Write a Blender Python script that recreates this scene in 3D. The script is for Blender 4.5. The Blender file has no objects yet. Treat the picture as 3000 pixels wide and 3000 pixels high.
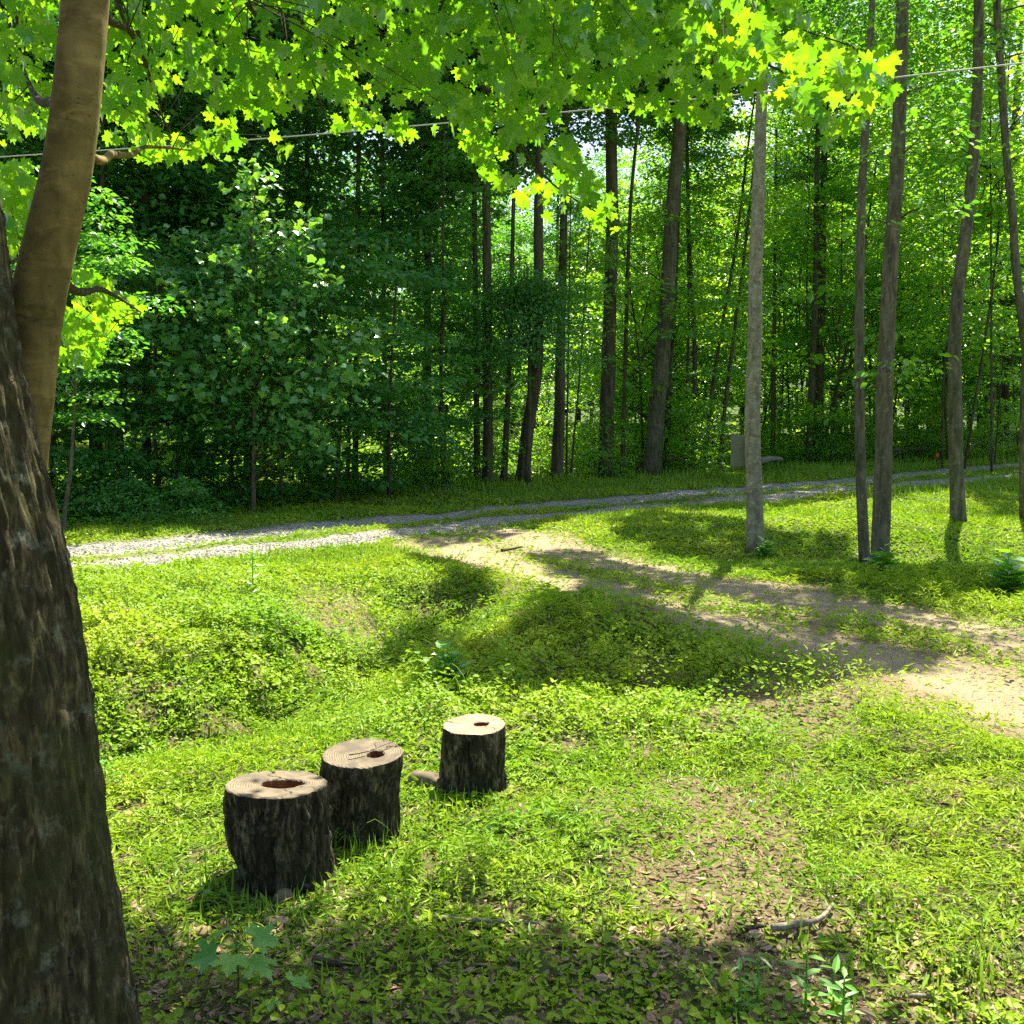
import bpy, math
import numpy as np
from mathutils import Vector

rng = np.random.default_rng(11)
sc = bpy.context.scene
COL = sc.collection

# ---------------------------------------------------------------- camera model (photo pixels, 3000 x 3000)
F = 3076.0
PITCH = math.radians(5.0)
CAM = np.array([0.0, 0.0, 1.6])
FW = np.array([0, math.cos(PITCH), -math.sin(PITCH)])
UP = np.array([0, math.sin(PITCH), math.cos(PITCH)])
RT = np.array([1.0, 0, 0])
SUN_AZ = math.radians(21)     # to the right of straight ahead
SUN_EL = math.radians(60)
SUN = np.array([math.sin(SUN_AZ) * math.cos(SUN_EL), math.cos(SUN_AZ) * math.cos(SUN_EL), math.sin(SUN_EL)])


def ray(px, py):
    return FW + (px - 1500) / F * RT - (py - 1500) / F * UP


def at(px, py, yd):
    """point on the view ray of a photo pixel where world y = yd"""
    d = ray(px, py)
    return CAM + d * (yd / d[1])


def project(P):
    Q = np.atleast_2d(P) - CAM
    dep = Q @ FW
    return np.stack([1500 + F * (Q @ RT) / dep, 1500 - F * (Q @ UP) / dep], 1)


# ---------------------------------------------------------------- noise
def _h(ix, iy, iz):
    n = (ix.astype(np.int64) * 73856093) ^ (iy.astype(np.int64) * 19349663) ^ (iz.astype(np.int64) * 83492791)
    n = (n ^ (n >> 13)) * 1274126177
    n = n & 0x7fffffff
    n = (n ^ (n >> 15)) * 2246822519 & 0x7fffffff
    return (n & 0xffff) / 65535.0


def vnoise(x, y, z=0.0):
    x, y, z = np.broadcast_arrays(np.asarray(x, float), np.asarray(y, float), np.asarray(z, float))
    ix, iy, iz = np.floor(x), np.floor(y), np.floor(z)
    fx, fy, fz = x - ix, y - iy, z - iz
    fx, fy, fz = [f * f * (3 - 2 * f) for f in (fx, fy, fz)]
    r = 0
    for a in (0, 1):
        for b in (0, 1):
            for c in (0, 1):
                w = (fx if a else 1 - fx) * (fy if b else 1 - fy) * (fz if c else 1 - fz)
                r = r + w * _h(ix + a, iy + b, iz + c)
    return r


def fbm(x, y, z=0.0, o=4):
    s, a, t = 0, 0.5, 0
    for i in range(o):
        s = s + a * vnoise(np.asarray(x) * 2 ** i + 17.3 * i, np.asarray(y) * 2 ** i + 5.1 * i, np.asarray(z) * 2 ** i)
        t += a
        a *= 0.5
    return s / t


def sstep(a, b, x):
    t = np.clip((x - a) / (b - a), 0, 1)
    return t * t * (3 - 2 * t)


def polydist(x, y, pts):
    x, y = np.asarray(x, float), np.asarray(y, float)
    d = np.full(x.shape, 1e9)
    for (ax, ay), (bx, by) in zip(pts[:-1], pts[1:]):
        vx, vy = bx - ax, by - ay
        t = np.clip(((x - ax) * vx + (y - ay) * vy) / (vx * vx + vy * vy), 0, 1)
        d = np.minimum(d, np.hypot(x - ax - t * vx, y - ay - t * vy))
    return d


def inpoly(px, py, poly):
    c = np.zeros(px.shape, bool)
    n = len(poly)
    for i in range(n):
        (x1, y1), (x2, y2) = poly[i], poly[(i + 1) % n]
        k = ((y1 > py) != (y2 > py)) & (px < (x2 - x1) * (py - y1) / (y2 - y1 + 1e-9) + x1)
        c ^= k
    return c


# ---------------------------------------------------------------- terrain
DITCH = [(-9, 4.9), (-4, 5.1), (-2.4, 5.6), (-1.6, 6.1), (-1.15, 7.0), (-0.8, 8.1), (-0.62, 9.3), (-0.8, 10.2)]


def hgt(x, y):
    x, y = np.asarray(x, float), np.asarray(y, float)
    far = 0.017 * (np.clip(y, 12, 70) - 12) + 0.05 * np.clip(y - 70, 0, 1e4) * sstep(70, 130, y)
    dd = polydist(x, y, DITCH)
    ditch = -0.42 * np.exp(-(dd / 0.62) ** 2) * sstep(10.6, 9.4, y)
    m1 = 0.24 * np.exp(-((x - 0.65) / 1.1) ** 2 - ((y - 7.7) / 0.75) ** 2)
    m2 = 0.10 * np.exp(-((x + 2.9) / 2.6) ** 2 - ((y - 7.7) / 1.1) ** 2)
    m3 = 0.18 * np.exp(-((x - 4.6) / 3.0) ** 2 - ((y - 14.6) / 1.4) ** 2)
    m4 = -0.16 * np.exp(-((x - 5.4) / 2.6) ** 2 - ((y - 12.4) / 0.9) ** 2)
    near = sstep(60, 20, y)
    bump = (fbm(x * 0.9, y * 0.9, 0.3, 3) - 0.5) * 0.16 + (fbm(x * 4, y * 4, 1.7, 2) - 0.5) * 0.045
    return far + ditch + m1 + m2 + m3 + m4 + bump * near


def ground(px, py):
    d = ray(px, py)
    t = np.concatenate([np.linspace(1.0, 30, 2400), np.linspace(30, 160, 1200)])
    P = CAM + d * t[:, None]
    below = P[:, 2] < hgt(P[:, 0], P[:, 1])
    i = int(np.argmax(below)) if below.any() else len(t) - 1
    p = P[i].copy()
    p[2] = float(hgt(p[0], p[1]))
    return p


def gline(pts, ext0=None, ext1=None):
    g = [tuple(ground(*p)[:2]) for p in pts]
    if ext0:
        g = [ext0] + g
    if ext1:
        g = g + [ext1]
    return g


TR_FAR = gline([(130, 1620), (500, 1590), (1000, 1537), (1500, 1487), (1900, 1452), (2180, 1434), (2500, 1410), (2700, 1388), (3000, 1363)])
TR_NEAR = gline([(130, 1676), (600, 1625), (1000, 1582), (1400, 1534), (1800, 1492), (2200, 1462), (2500, 1436), (2750, 1412), (3000, 1392)])


def extend(g, a=14, b=40):
    (x0, y0), (x1, y1) = g[0], g[1]
    n = math.hypot(x1 - x0, y1 - y0)
    g = [(x0 - (x1 - x0) / n * a, y0 - (y1 - y0) / n * a)] + g
    (x0, y0), (x1, y1) = g[-2], g[-1]
    n = math.hypot(x1 - x0, y1 - y0)
    return g + [(x1 + (x1 - x0) / n * b, y1 + (y1 - y0) / n * b)]


TR_FAR, TR_NEAR = extend(TR_FAR), extend(TR_NEAR)
DR_A = extend(gline([(1480, 1562), (1750, 1640), (2000, 1692), (2300, 1745), (2600, 1795), (2850, 1850), (3000, 1885)]), 0.3, 8)
DR_B = extend(gline([(1330, 1600), (1600, 1688), (1850, 1752), (2100, 1812), (2400, 1885), (2700, 1965), (3000, 2060)]), 0.3, 8)
APRON = [tuple(ground(*p)[:2]) for p in [(1120, 1600), (1300, 1640), (1560, 1700), (1800, 1660), (1740, 1600), (1660, 1555), (1400, 1560)]]


def masks(x, y):
    """gravel, dirt, road zone, drive zone (0..1 each)"""
    n = (fbm(x * 2.2, y * 2.2, 4.4, 3) - 0.5) * 0.55
    nf = (fbm(x * 9, y * 9, 9.1, 2) - 0.5) * 0.35
    d1, d2 = polydist(x, y, TR_FAR), polydist(x, y, TR_NEAR)
    grav = sstep(0.64, 0.30, np.minimum(d1, d2) + n * 0.5 + nf * 0.5)
    road = sstep(1.35, 0.9, np.maximum(d1, d2) * 0.62 + n * 0.4) * (np.maximum(d1, d2) < 2.6)
    da, db = polydist(x, y, DR_A), polydist(x, y, DR_B)
    dm = np.minimum(da, db)
    dirt = sstep(0.66, 0.26, dm + n * 0.55 + nf * 0.6)
    mid = inpoly(x, y, DR_A + DR_B[::-1]) * 0.60
    dirt = np.maximum(dirt, mid * sstep(-.12, .1, n + nf + .06))
    rmid = inpoly(x, y, TR_FAR + TR_NEAR[::-1]) * .45 * sstep(-.1, .12, n + nf)
    dirt = np.maximum(dirt, rmid * (1 - grav))
    ap = np.where(inpoly(x, y, APRON), 0.85, 0.0) * sstep(-0.12, 0.10, n + nf * .6 + 0.04)
    drive = np.maximum(sstep(.9, 0.55, dm + n * .5), mid)
    return grav, np.maximum(dirt, ap), np.maximum(road, grav), np.maximum(drive, ap)


# ---------------------------------------------------------------- object helpers
def link(o, parent=None):
    COL.objects.link(o)
    if parent is not None:
        o.parent = parent
    return o


def make_mesh(name, V, faces, mats, attrs=None, smooth=False, midx=None):
    me = bpy.data.meshes.new(name)
    V = np.asarray(V, np.float32)
    me.vertices.add(len(V))
    me.vertices.foreach_set('co', V.ravel())
    loops, starts, s = [], [], 0
    for f in faces:
        f = np.asarray(f, np.int32)
        if len(f) == 0:
            continue
        loops.append(f.ravel())
        starts.append(s + np.arange(len(f), dtype=np.int32) * f.shape[1])
        s += f.size
    loops, starts = np.concatenate(loops), np.concatenate(starts)
    me.loops.add(len(loops))
    me.loops.foreach_set('vertex_index', loops)
    me.polygons.add(len(starts))
    me.polygons.foreach_set('loop_start', starts)
    if midx is not None:
        me.polygons.foreach_set('material_index', np.asarray(midx, np.int32))
    me.polygons.foreach_set('use_smooth', np.full(len(starts), smooth, bool))
    for k, a in (attrs or {}).items():
        at_ = me.attributes.new(k, 'FLOAT', 'POINT')
        at_.data.foreach_set('value', np.asarray(a, np.float32))
    for m in (mats if isinstance(mats, (list, tuple)) else [mats]):
        me.materials.append(m)
    me.update(calc_edges=True)
    return me


def mobj(name, V, faces, mats, parent=None, **k):
    o = bpy.data.objects.new(name, make_mesh(name, V, faces, mats, **k))
    return link(o, parent)


def tag(o, label=None, cat=None, group=None, kind=None):
    for k, v in (('label', label), ('category', cat), ('group', group), ('kind', kind)):
        if v:
            o[k] = v
    return o


def thing(name, label, cat, loc=(0, 0, 0), group=None):
    o = bpy.data.objects.new(name, None)
    o.empty_display_size = 0.2
    o.location = [float(v) for v in loc]
    link(o)
    return tag(o, label, cat, group)


class MB:
    """collects pieces into one mesh"""

    def __init__(s):
        s.V, s.F, s.M, s.R, s.n = [], {3: [], 4: []}, {3: [], 4: []}, [], 0

    def add(s, V, faces, mi=0, rnd=0.5):
        V = np.asarray(V, float)
        s.V.append(V)
        s.R.append(np.broadcast_to(np.asarray(rnd, float), (len(V),)))
        for f in faces:
            f = np.asarray(f, int)
            if len(f):
                s.F[f.shape[1]].append(f + s.n)
                s.M[f.shape[1]].append(np.full(len(f), mi))
        s.n += len(V)
        return s

    def data(s, name, mats, smooth=False):
        fs = [np.concatenate(s.F[k]) for k in (3, 4) if s.F[k]]
        ms = [np.concatenate(s.M[k]) for k in (3, 4) if s.M[k]]
        return make_mesh(name, np.concatenate(s.V), fs, mats, attrs={'rnd': np.concatenate(s.R)}, smooth=smooth, midx=np.concatenate(ms))

    def build(s, name, mats, parent=None, smooth=False):
        return link(bpy.data.objects.new(name, s.data(name, mats, smooth)), parent)


def norm(v):
    return v / (np.linalg.norm(v, axis=-1, keepdims=True) + 1e-12)


def tube(path, rad, sides=8, disp=None, cap=True):
    """swept tube; disp(theta, length) gives a radial factor"""
    P = np.asarray(path, float)
    k = len(P)
    rad = np.broadcast_to(np.asarray(rad, float), (k,))
    T = norm(np.gradient(P, axis=0))
    ref = np.array([0, 1.0, 0]) if abs(T[0][1]) < 0.8 else np.array([1.0, 0, 0])
    n0 = norm(np.cross(T[0], ref))
    N = [n0]
    for i in range(1, k):
        n = N[-1] - T[i] * (N[-1] @ T[i])
        N.append(n / np.linalg.norm(n))
    N = np.array(N)
    B = np.cross(T, N)
    L = np.concatenate([[0], np.cumsum(np.linalg.norm(np.diff(P, axis=0), axis=1))])
    th = np.arange(sides) / sides * 2 * np.pi
    R = np.repeat(rad[:, None], sides, 1)
    if disp is not None:
        R = R * disp(np.broadcast_to(th, (k, sides)), np.broadcast_to(L[:, None], (k, sides)))
    V = P[:, None] + R[..., None] * (np.cos(th)[None, :, None] * N[:, None] + np.sin(th)[None, :, None] * B[:, None])
    V = V.reshape(-1, 3)
    i, j = np.meshgrid(np.arange(k - 1), np.arange(sides), indexing='ij')
    q = np.stack([i * sides + j, i * sides + (j + 1) % sides, (i + 1) * sides + (j + 1) % sides, (i + 1) * sides + j], -1).reshape(-1, 4)
    faces = [q]
    if cap:
        V = np.concatenate([V, P[:1], P[-1:]])
        a, b = len(V) - 2, len(V) - 1
        jj = np.arange(sides)
        faces.append(np.stack([np.full(sides, a), (jj + 1) % sides, jj], 1))
        o = (k - 1) * sides
        faces.append(np.stack([np.full(sides, b), o + jj, o + (jj + 1) % sides], 1))
    return V, faces


def smooth_path(pts, n):
    pts = np.asarray(pts, float)
    L = np.concatenate([[0], np.cumsum(np.linalg.norm(np.diff(pts, axis=0), axis=1))])
    m = np.gradient(pts, L, axis=0)
    s = np.linspace(0, L[-1], n)
    i = np.clip(np.searchsorted(L, s) - 1, 0, len(L) - 2)
    h = (L[i + 1] - L[i])[:, None]
    t = ((s - L[i])[:, None]) / h
    return ((2 * t ** 3 - 3 * t ** 2 + 1) * pts[i] + (t ** 3 - 2 * t ** 2 + t) * h * m[i] + (-2 * t ** 3 + 3 * t ** 2) * pts[i + 1] + (t ** 3 - t ** 2) * h * m[i + 1])


# ---------------------------------------------------------------- leaf templates: x = across, y = along, z = off the blade
def tpl_oval(w, fold=0.12, droop=0.1):
    V = np.array([[0, 0, 0], [w * .5, .32, fold * w], [w * .42, .66, fold * w - droop * .5], [0, 1, -droop], [-w * .42, .66, fold * w - droop * .5], [-w * .5, .32, fold * w]])
    return V, [np.array([[0, 1, 2, 3], [0, 3, 4, 5]])]


def tpl_diamond(w, fold=0.12, droop=0.08):
    V = np.array([[0, 0, 0], [w * .5, .42, fold * w], [0, 1, -droop], [-w * .5, .42, fold * w]])
    return V, [np.array([[0, 1, 2], [0, 2, 3]])]


def tpl_blade(w=0.06):
    V = np.array([[-w * .5, 0, 0], [w * .5, 0, 0], [w * .45, .5, .05], [-w * .45, .5, .05], [0, 1, -.12]])
    return V, [np.array([[0, 1, 2, 3]]), np.array([[3, 2, 4]])]


def tpl_fan(half, centre, cup=0.25, droop=0.25):
    r = [(x, y) for x, y in half]
    l = [(-x, y) for x, y in half[::-1] if x > 1e-6]
    out = np.array(r + l)
    V = np.concatenate([[[centre[0], centre[1]]], out])
    z = cup * np.abs(V[:, 0]) ** 1.5 - droop * V[:, 1] ** 2
    z[0] -= 0.02
    V = np.column_stack([V, z])
    n = len(out)
    f = np.stack([np.zeros(n, int), 1 + np.arange(n), 1 + (np.arange(n) + 1) % n], 1)
    return V, [f]


MAPLE_HALF = [(0, .08), (.16, .0), (.30, -.06), (.30, .05), (.52, .12), (.44, .20), (.36, .30), (.50, .33), (.56, .44), (.70, .52), (.56, .56), (.54, .68), (.40, .58), (.28, .52), (.22, .56), (.22, .70), (.28, .80), (.14, .80), (0, 1.05)]
MAPLES = [tpl_fan(MAPLE_HALF, (0, .32), c, d) for c, d in ((.25, .22), (-.15, .3), (.05, .1), (.4, .35))]
SYC_HALF = [(0, .06), (.2, -.04), (.46, .12), (.40, .28), (.58, .52), (.34, .60), (.24, .74), (0, 1.0)]
SYCS = [tpl_fan(SYC_HALF, (0, .35), c, d) for c, d in ((.3, .25), (.1, .35), (-.1, .2))]
OVAL, OVALB, LANCE, DIAM, LDIAM = tpl_oval(.62), tpl_oval(.8, .1, .15), tpl_oval(.24, .1, .22), tpl_diamond(.62), tpl_diamond(.26, .1, .2)
BLADE = tpl_blade()


def leaves(pos, dirv, nrm, size, tpl, wscale=1.0):
    TV, TF = tpl
    n, k = len(pos), len(TV)
    d = norm(dirv)
    nn = norm(nrm - d * np.sum(nrm * d, 1, keepdims=True))
    sd = np.cross(d, nn)
    size = np.broadcast_to(np.asarray(size, float), (n,))
    ws = np.broadcast_to(np.asarray(wscale, float), (n,))
    V = pos[:, None] + size[:, None, None] * (TV[None, :, 0, None] * ws[:, None, None] * sd[:, None] + TV[None, :, 1, None] * d[:, None] + TV[None, :, 2, None] * nn[:, None])
    off = np.arange(n)[:, None, None] * k
    return V.reshape(-1, 3), [(f[None] + off).reshape(-1, f.shape[1]) for f in TF], k


def add_leaves(mb, pos, dirv, nrm, size, tpl, mi=0, rnd=None, wscale=1.0):
    if len(pos) == 0:
        return
    V, f, k = leaves(pos, dirv, nrm, size, tpl, wscale)
    r = rng.random(len(pos)) if rnd is None else rnd
    mb.add(V, f, mi, np.repeat(r, k))


# ---------------------------------------------------------------- materials
def new_mat(name):
    m = bpy.data.materials.new(name)
    m.use_nodes = True
    nt = m.node_tree
    nt.nodes.clear()
    return m, nt


def N(nt, t, **kw):
    n = nt.nodes.new(t)
    for k, v in kw.items():
        if k.startswith('i_'):
            key = k[2:]
            key = int(key) if key.isdigit() else key.replace('_', ' ')
            n.inputs[key].default_value = v
        else:
            setattr(n, k, v)
    return n


def ramp(nt, fac, stops):
    r = N(nt, 'ShaderNodeValToRGB')
    e = r.color_ramp.elements
    while len(e) < len(stops):
        e.new(0.5)
    for q, (p, c) in zip(e, stops):
        q.position = p
        q.color = (*c, 1)
    nt.links.new(fac, r.inputs[0])
    return r.outputs[0]


def mixc(nt, fac, a, b, mode='MIX'):
    m = N(nt, 'ShaderNodeMix', data_type='RGBA', blend_type=mode)
    for sock, v in ((m.inputs[0], fac), (m.inputs[6], a), (m.inputs[7], b)):
        if isinstance(v, (int, float)):
            sock.default_value = v
        elif isinstance(v, tuple):
            sock.default_value = (*v, 1)
        else:
            nt.links.new(v, sock)
    return m.outputs[2]


def noise(nt, scale, detail=4, rough=0.55, vec=None, dist=0.0):
    n = N(nt, 'ShaderNodeTexNoise')
    n.inputs['Scale'].default_value = scale
    n.inputs['Detail'].default_value = detail
    n.inputs['Roughness'].default_value = rough
    n.inputs['Distortion'].default_value = dist
    if vec is not None:
        nt.links.new(vec, n.inputs['Vector'])
    return n.outputs['Fac']


def mapping(nt, src, scale):
    m = N(nt, 'ShaderNodeMapping')
    m.inputs['Scale'].default_value = scale
    nt.links.new(src, m.inputs['Vector'])
    return m.outputs[0]


def N_range(nt, src, a, b, c, d):
    f = N(nt, 'ShaderNodeMapRange', i_1=a, i_2=b, i_3=c, i_4=d)
    nt.links.new(src, f.inputs[0])
    return f.outputs[0]


def leaf_mat(name, d0, d1, t0, t1, gloss=0.07, rough=0.38, patch=0.0, pcol=(.2, .16, .03)):
    m, nt = new_mat(name)
    a = N(nt, 'ShaderNodeAttribute', attribute_name='rnd').outputs['Fac']
    dc = ramp(nt, a, [(0, d0), (1, d1)])
    tc = ramp(nt, a, [(0, t0), (1, t1)])
    if patch:
        p = noise(nt, .55, 3, .6, N(nt, 'ShaderNodeNewGeometry').outputs['Position'])
        dc = mixc(nt, N_range(nt, p, .56, .40, 0, .5), dc, (.035, .15, .012))
        g = N(nt, 'ShaderNodeNewGeometry').outputs['Position']
        p = noise(nt, 0.9, 3, .6, g)
        f = N(nt, 'ShaderNodeMapRange', i_1=0.45, i_2=0.75, i_3=0.0, i_4=patch)
        nt.links.new(p, f.inputs[0])
        dc = mixc(nt, f.outputs[0], dc, pcol)
        tc = mixc(nt, f.outputs[0], tc, tuple(1.3 * c for c in pcol))
    df = N(nt, 'ShaderNodeBsdfDiffuse')
    tr = N(nt, 'ShaderNodeBsdfTranslucent')
    nt.links.new(dc, df.inputs[0])
    nt.links.new(tc, tr.inputs[0])
    ad = N(nt, 'ShaderNodeAddShader')
    nt.links.new(df.outputs[0], ad.inputs[0])
    nt.links.new(tr.outputs[0], ad.inputs[1])
    gl = N(nt, 'ShaderNodeBsdfGlossy')
    gl.inputs['Roughness'].default_value = rough
    gl.inputs['Color'].default_value = (1, 1, 1, 1)
    lw = N(nt, 'ShaderNodeLayerWeight')
    lw.inputs[0].default_value = 0.25
    mr = N(nt, 'ShaderNodeMapRange', i_1=0.0, i_2=1.0, i_3=gloss * 0.6, i_4=gloss * 4)
    nt.links.new(lw.outputs['Fresnel'], mr.inputs[0])
    mx = N(nt, 'ShaderNodeMixShader')
    nt.links.new(mr.outputs[0], mx.inputs[0])
    nt.links.new(ad.outputs[0], mx.inputs[1])
    nt.links.new(gl.outputs[0], mx.inputs[2])
    out = N(nt, 'ShaderNodeOutputMaterial')
    nt.links.new(mx.outputs[0], out.inputs[0])
    return m


def surf(nt, col, rough=0.9, bump=None, bstr=0.3, bdist=0.01, spec=0.25):
    b = N(nt, 'ShaderNodeBsdfPrincipled')
    b.inputs['Roughness'].default_value = rough
    b.inputs['Specular IOR Level'].default_value = spec
    if isinstance(col, tuple):
        b.inputs['Base Color'].default_value = (*col, 1)
    else:
        nt.links.new(col, b.inputs['Base Color'])
    if bump is not None:
        bp = N(nt, 'ShaderNodeBump')
        bp.inputs['Strength'].default_value = bstr
        bp.inputs['Distance'].default_value = bdist
        nt.links.new(bump, bp.inputs['Height'])
        nt.links.new(bp.outputs[0], b.inputs['Normal'])
    out = N(nt, 'ShaderNodeOutputMaterial')
    nt.links.new(b.outputs[0], out.inputs[0])


def bark_mat(name, dark, light, scale=6, stretch=0.18, flakes=0.0, moss=0.0, mosscol=(.035, .05, .012), lichen=0.0, lcol=(.30, .33, .25), specks=0.0, horiz=0.0, bstr=.6, bdist=.02):
    m, nt = new_mat(name)
    g = N(nt, 'ShaderNodeTexCoord').outputs['Object']
    v = mapping(nt, g, (1, 1, stretch))
    n1 = noise(nt, scale * 3, 6, .65, v, .4)
    c = ramp(nt, n1, [(.36, dark), (.64, light)])
    if flakes:
        nf = noise(nt, 34, 5, .7, mapping(nt, g, (1, 1, .32)), .5)
        c = mixc(nt, N_range(nt, nf, .50, .56, flakes, 0), c, tuple(.5 * q for q in dark))
        c = mixc(nt, N_range(nt, nf, .60, .66, 0, .8), c, tuple(1.5 * q for q in light))
    if horiz:
        hv = mapping(nt, g, (.8, .8, 2.2))
        n3 = noise(nt, 9, 6, .7, hv, .8)
        f = N(nt, 'ShaderNodeMapRange', i_1=.50, i_2=.68, i_3=0.0, i_4=horiz)
        nt.links.new(n3, f.inputs[0])
        c = mixc(nt, f.outputs[0], c, tuple(1.7 * q for q in light))
        n4 = noise(nt, 6.5, 6, .75, mapping(nt, g, (.8, .8, 1.7)), 1.0)
        f = N(nt, 'ShaderNodeMapRange', i_1=.57, i_2=.66, i_3=0.0, i_4=.8)
        nt.links.new(n4, f.inputs[0])
        c = mixc(nt, f.outputs[0], c, tuple(.7 * q for q in dark))
    if lichen:
        n2 = noise(nt, 16, 6, .7, g)
        f = N(nt, 'ShaderNodeMapRange', i_1=.56, i_2=.66, i_3=0.0, i_4=lichen)
        nt.links.new(n2, f.inputs[0])
        c = mixc(nt, f.outputs[0], c, lcol)
    if moss:
        n2 = noise(nt, 3.2, 5, .65, g)
        f = N(nt, 'ShaderNodeMapRange', i_1=.44, i_2=.60, i_3=0.0, i_4=moss)
        nt.links.new(n2, f.inputs[0])
        c = mixc(nt, f.outputs[0], c, mosscol)
    if specks:
        n2 = noise(nt, 55, 3, .6, mapping(nt, g, (1, 1, 1.6)))
        f = N(nt, 'ShaderNodeMapRange', i_1=.62, i_2=.68, i_3=0.0, i_4=specks)
        nt.links.new(n2, f.inputs[0])
        c = mixc(nt, f.outputs[0], c, (.03, .025, .02))
    nb = noise(nt, scale * 7, 5, .7, v, .3)
    surf(nt, c, .92, nb, bstr, bdist, .2)
    return m


M = {}
# the maple in front: bright, thin leaves
M['maple'] = leaf_mat('maple_leaf', (.025, .08, .008), (.05, .115, .010), (.085, .25, .003), (.19, .35, .004), .03, .4)
M['canopy'] = leaf_mat('canopy_leaf', (.020, .085, .016), (.045, .125, .016), (.045, .16, .006), (.11, .24, .006), .05, .36)
M['under'] = leaf_mat('understorey_leaf', (.028, .10, .014), (.06, .15, .016), (.13, .30, .005), (.27, .43, .006), .05, .36)
M['syc'] = leaf_mat('sapling_leaf', (.04, .14, .03), (.07, .18, .035), (.08, .22, .012), (.16, .30, .012), .08, .33)
M['dark'] = leaf_mat('dark_leaf', (.022, .095, .018), (.045, .135, .02), (.045, .18, .006), (.11, .27, .008), .06, .36)
M['cover'] = leaf_mat('cover_leaf', (.055, .17, .008), (.24, .29, .010), (.04, .12, .002), (.13, .18, .003), .02, .5, .30, (.21, .21, .025))
M['grass'] = leaf_mat('grass_blade', (.05, .16, .010), (.19, .26, .014), (.04, .11, .003), (.11, .16, .005), .02, .5, .35, (.17, .16, .03))
M['weed'] = leaf_mat('weed_leaf', (.04, .14, .014), (.08, .19, .018), (.07, .22, .006), (.15, .30, .008), .06, .4)
M['litter'] = leaf_mat('dead_leaf', (.13, .075, .04), (.34, .24, .15), (.05, .025, .01), (.10, .06, .03), .03, .55)
M['twig'] = bark_mat('twig_bark', (.035, .026, .016), (.09, .07, .045), 20, .3)
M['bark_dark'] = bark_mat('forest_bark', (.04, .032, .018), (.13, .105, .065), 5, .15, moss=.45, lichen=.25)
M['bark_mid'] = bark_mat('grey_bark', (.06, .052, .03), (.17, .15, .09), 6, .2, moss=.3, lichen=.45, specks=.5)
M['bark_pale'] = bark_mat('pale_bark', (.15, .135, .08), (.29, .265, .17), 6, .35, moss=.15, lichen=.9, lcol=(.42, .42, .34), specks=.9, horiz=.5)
M['bark_stem'] = bark_mat('young_maple_bark', (.095, .068, .018), (.205, .155, .045), 5, .5, moss=.25, mosscol=(.06, .055, .018), specks=.5, horiz=.55, bstr=.35, bdist=.006)
M['bark_moss'] = bark_mat('old_maple_bark', (.028, .022, .009), (.135, .112, .05), 20, .25, flakes=.6, moss=.72, mosscol=(.036, .042, .008), lichen=.5, lcol=(.22, .25, .17), bstr=.8, bdist=.008)
M['bark_stump'] = bark_mat('stump_bark', (.026, .019, .009), (.17, .135, .075), 15, .2, flakes=.8, moss=.4, mosscol=(.02, .026, .008), lichen=.4, lcol=(.24, .24, .17), bstr=.9, bdist=.01)
M['dead'] = bark_mat('dead_wood', (.12, .10, .075), (.32, .28, .22), 12, .3)


def ground_mat():
    m, nt = new_mat('ground')
    pos = N(nt, 'ShaderNodeNewGeometry').outputs['Position']
    A = lambda k: N(nt, 'ShaderNodeAttribute', attribute_name=k).outputs['Fac']
    n1 = noise(nt, 3.5, 6, .65, pos)
    n2 = noise(nt, 38, 5, .7, pos)
    n3 = noise(nt, 140, 4, .7, pos)
    soil = ramp(nt, n2, [(.28, (.05, .034, .018)), (.5, (.20, .14, .085)), (.72, (.36, .27, .18))])
    moss = ramp(nt, n2, [(.3, (.03, .06, .008)), (.7, (.09, .14, .018))])
    f = N(nt, 'ShaderNodeMapRange', i_1=.45, i_2=.62, i_3=.0, i_4=.7)
    nt.links.new(n1, f.inputs[0])
    c = mixc(nt, N_range(nt, n1, .3, .7, .75, 1.0), soil, moss)
    c = mixc(nt, A('bare'), c, soil)
    c = mixc(nt, A('far'), c, (.055, .09, .015))
    dirt = ramp(nt, n3, [(.25, (.19, .145, .085)), (.5, (.31, .25, .155)), (.75, (.43, .36, .24))])
    dirt = mixc(nt, N_range(nt, n2, .5, .7, 0, .5), dirt, (.17, .12, .07))
    grav = ramp(nt, n3, [(.28, (.15, .14, .122)), (.5, (.31, .292, .255)), (.75, (.48, .455, .40))])
    c = mixc(nt, A('dirt'), c, dirt)
    c = mixc(nt, A('gravel'), c, grav)
    b = mixc(nt, .5, n2, n3)
    surf(nt, c, .95, b, .9, .03, .15)
    return m


M['ground'] = ground_mat()

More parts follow.
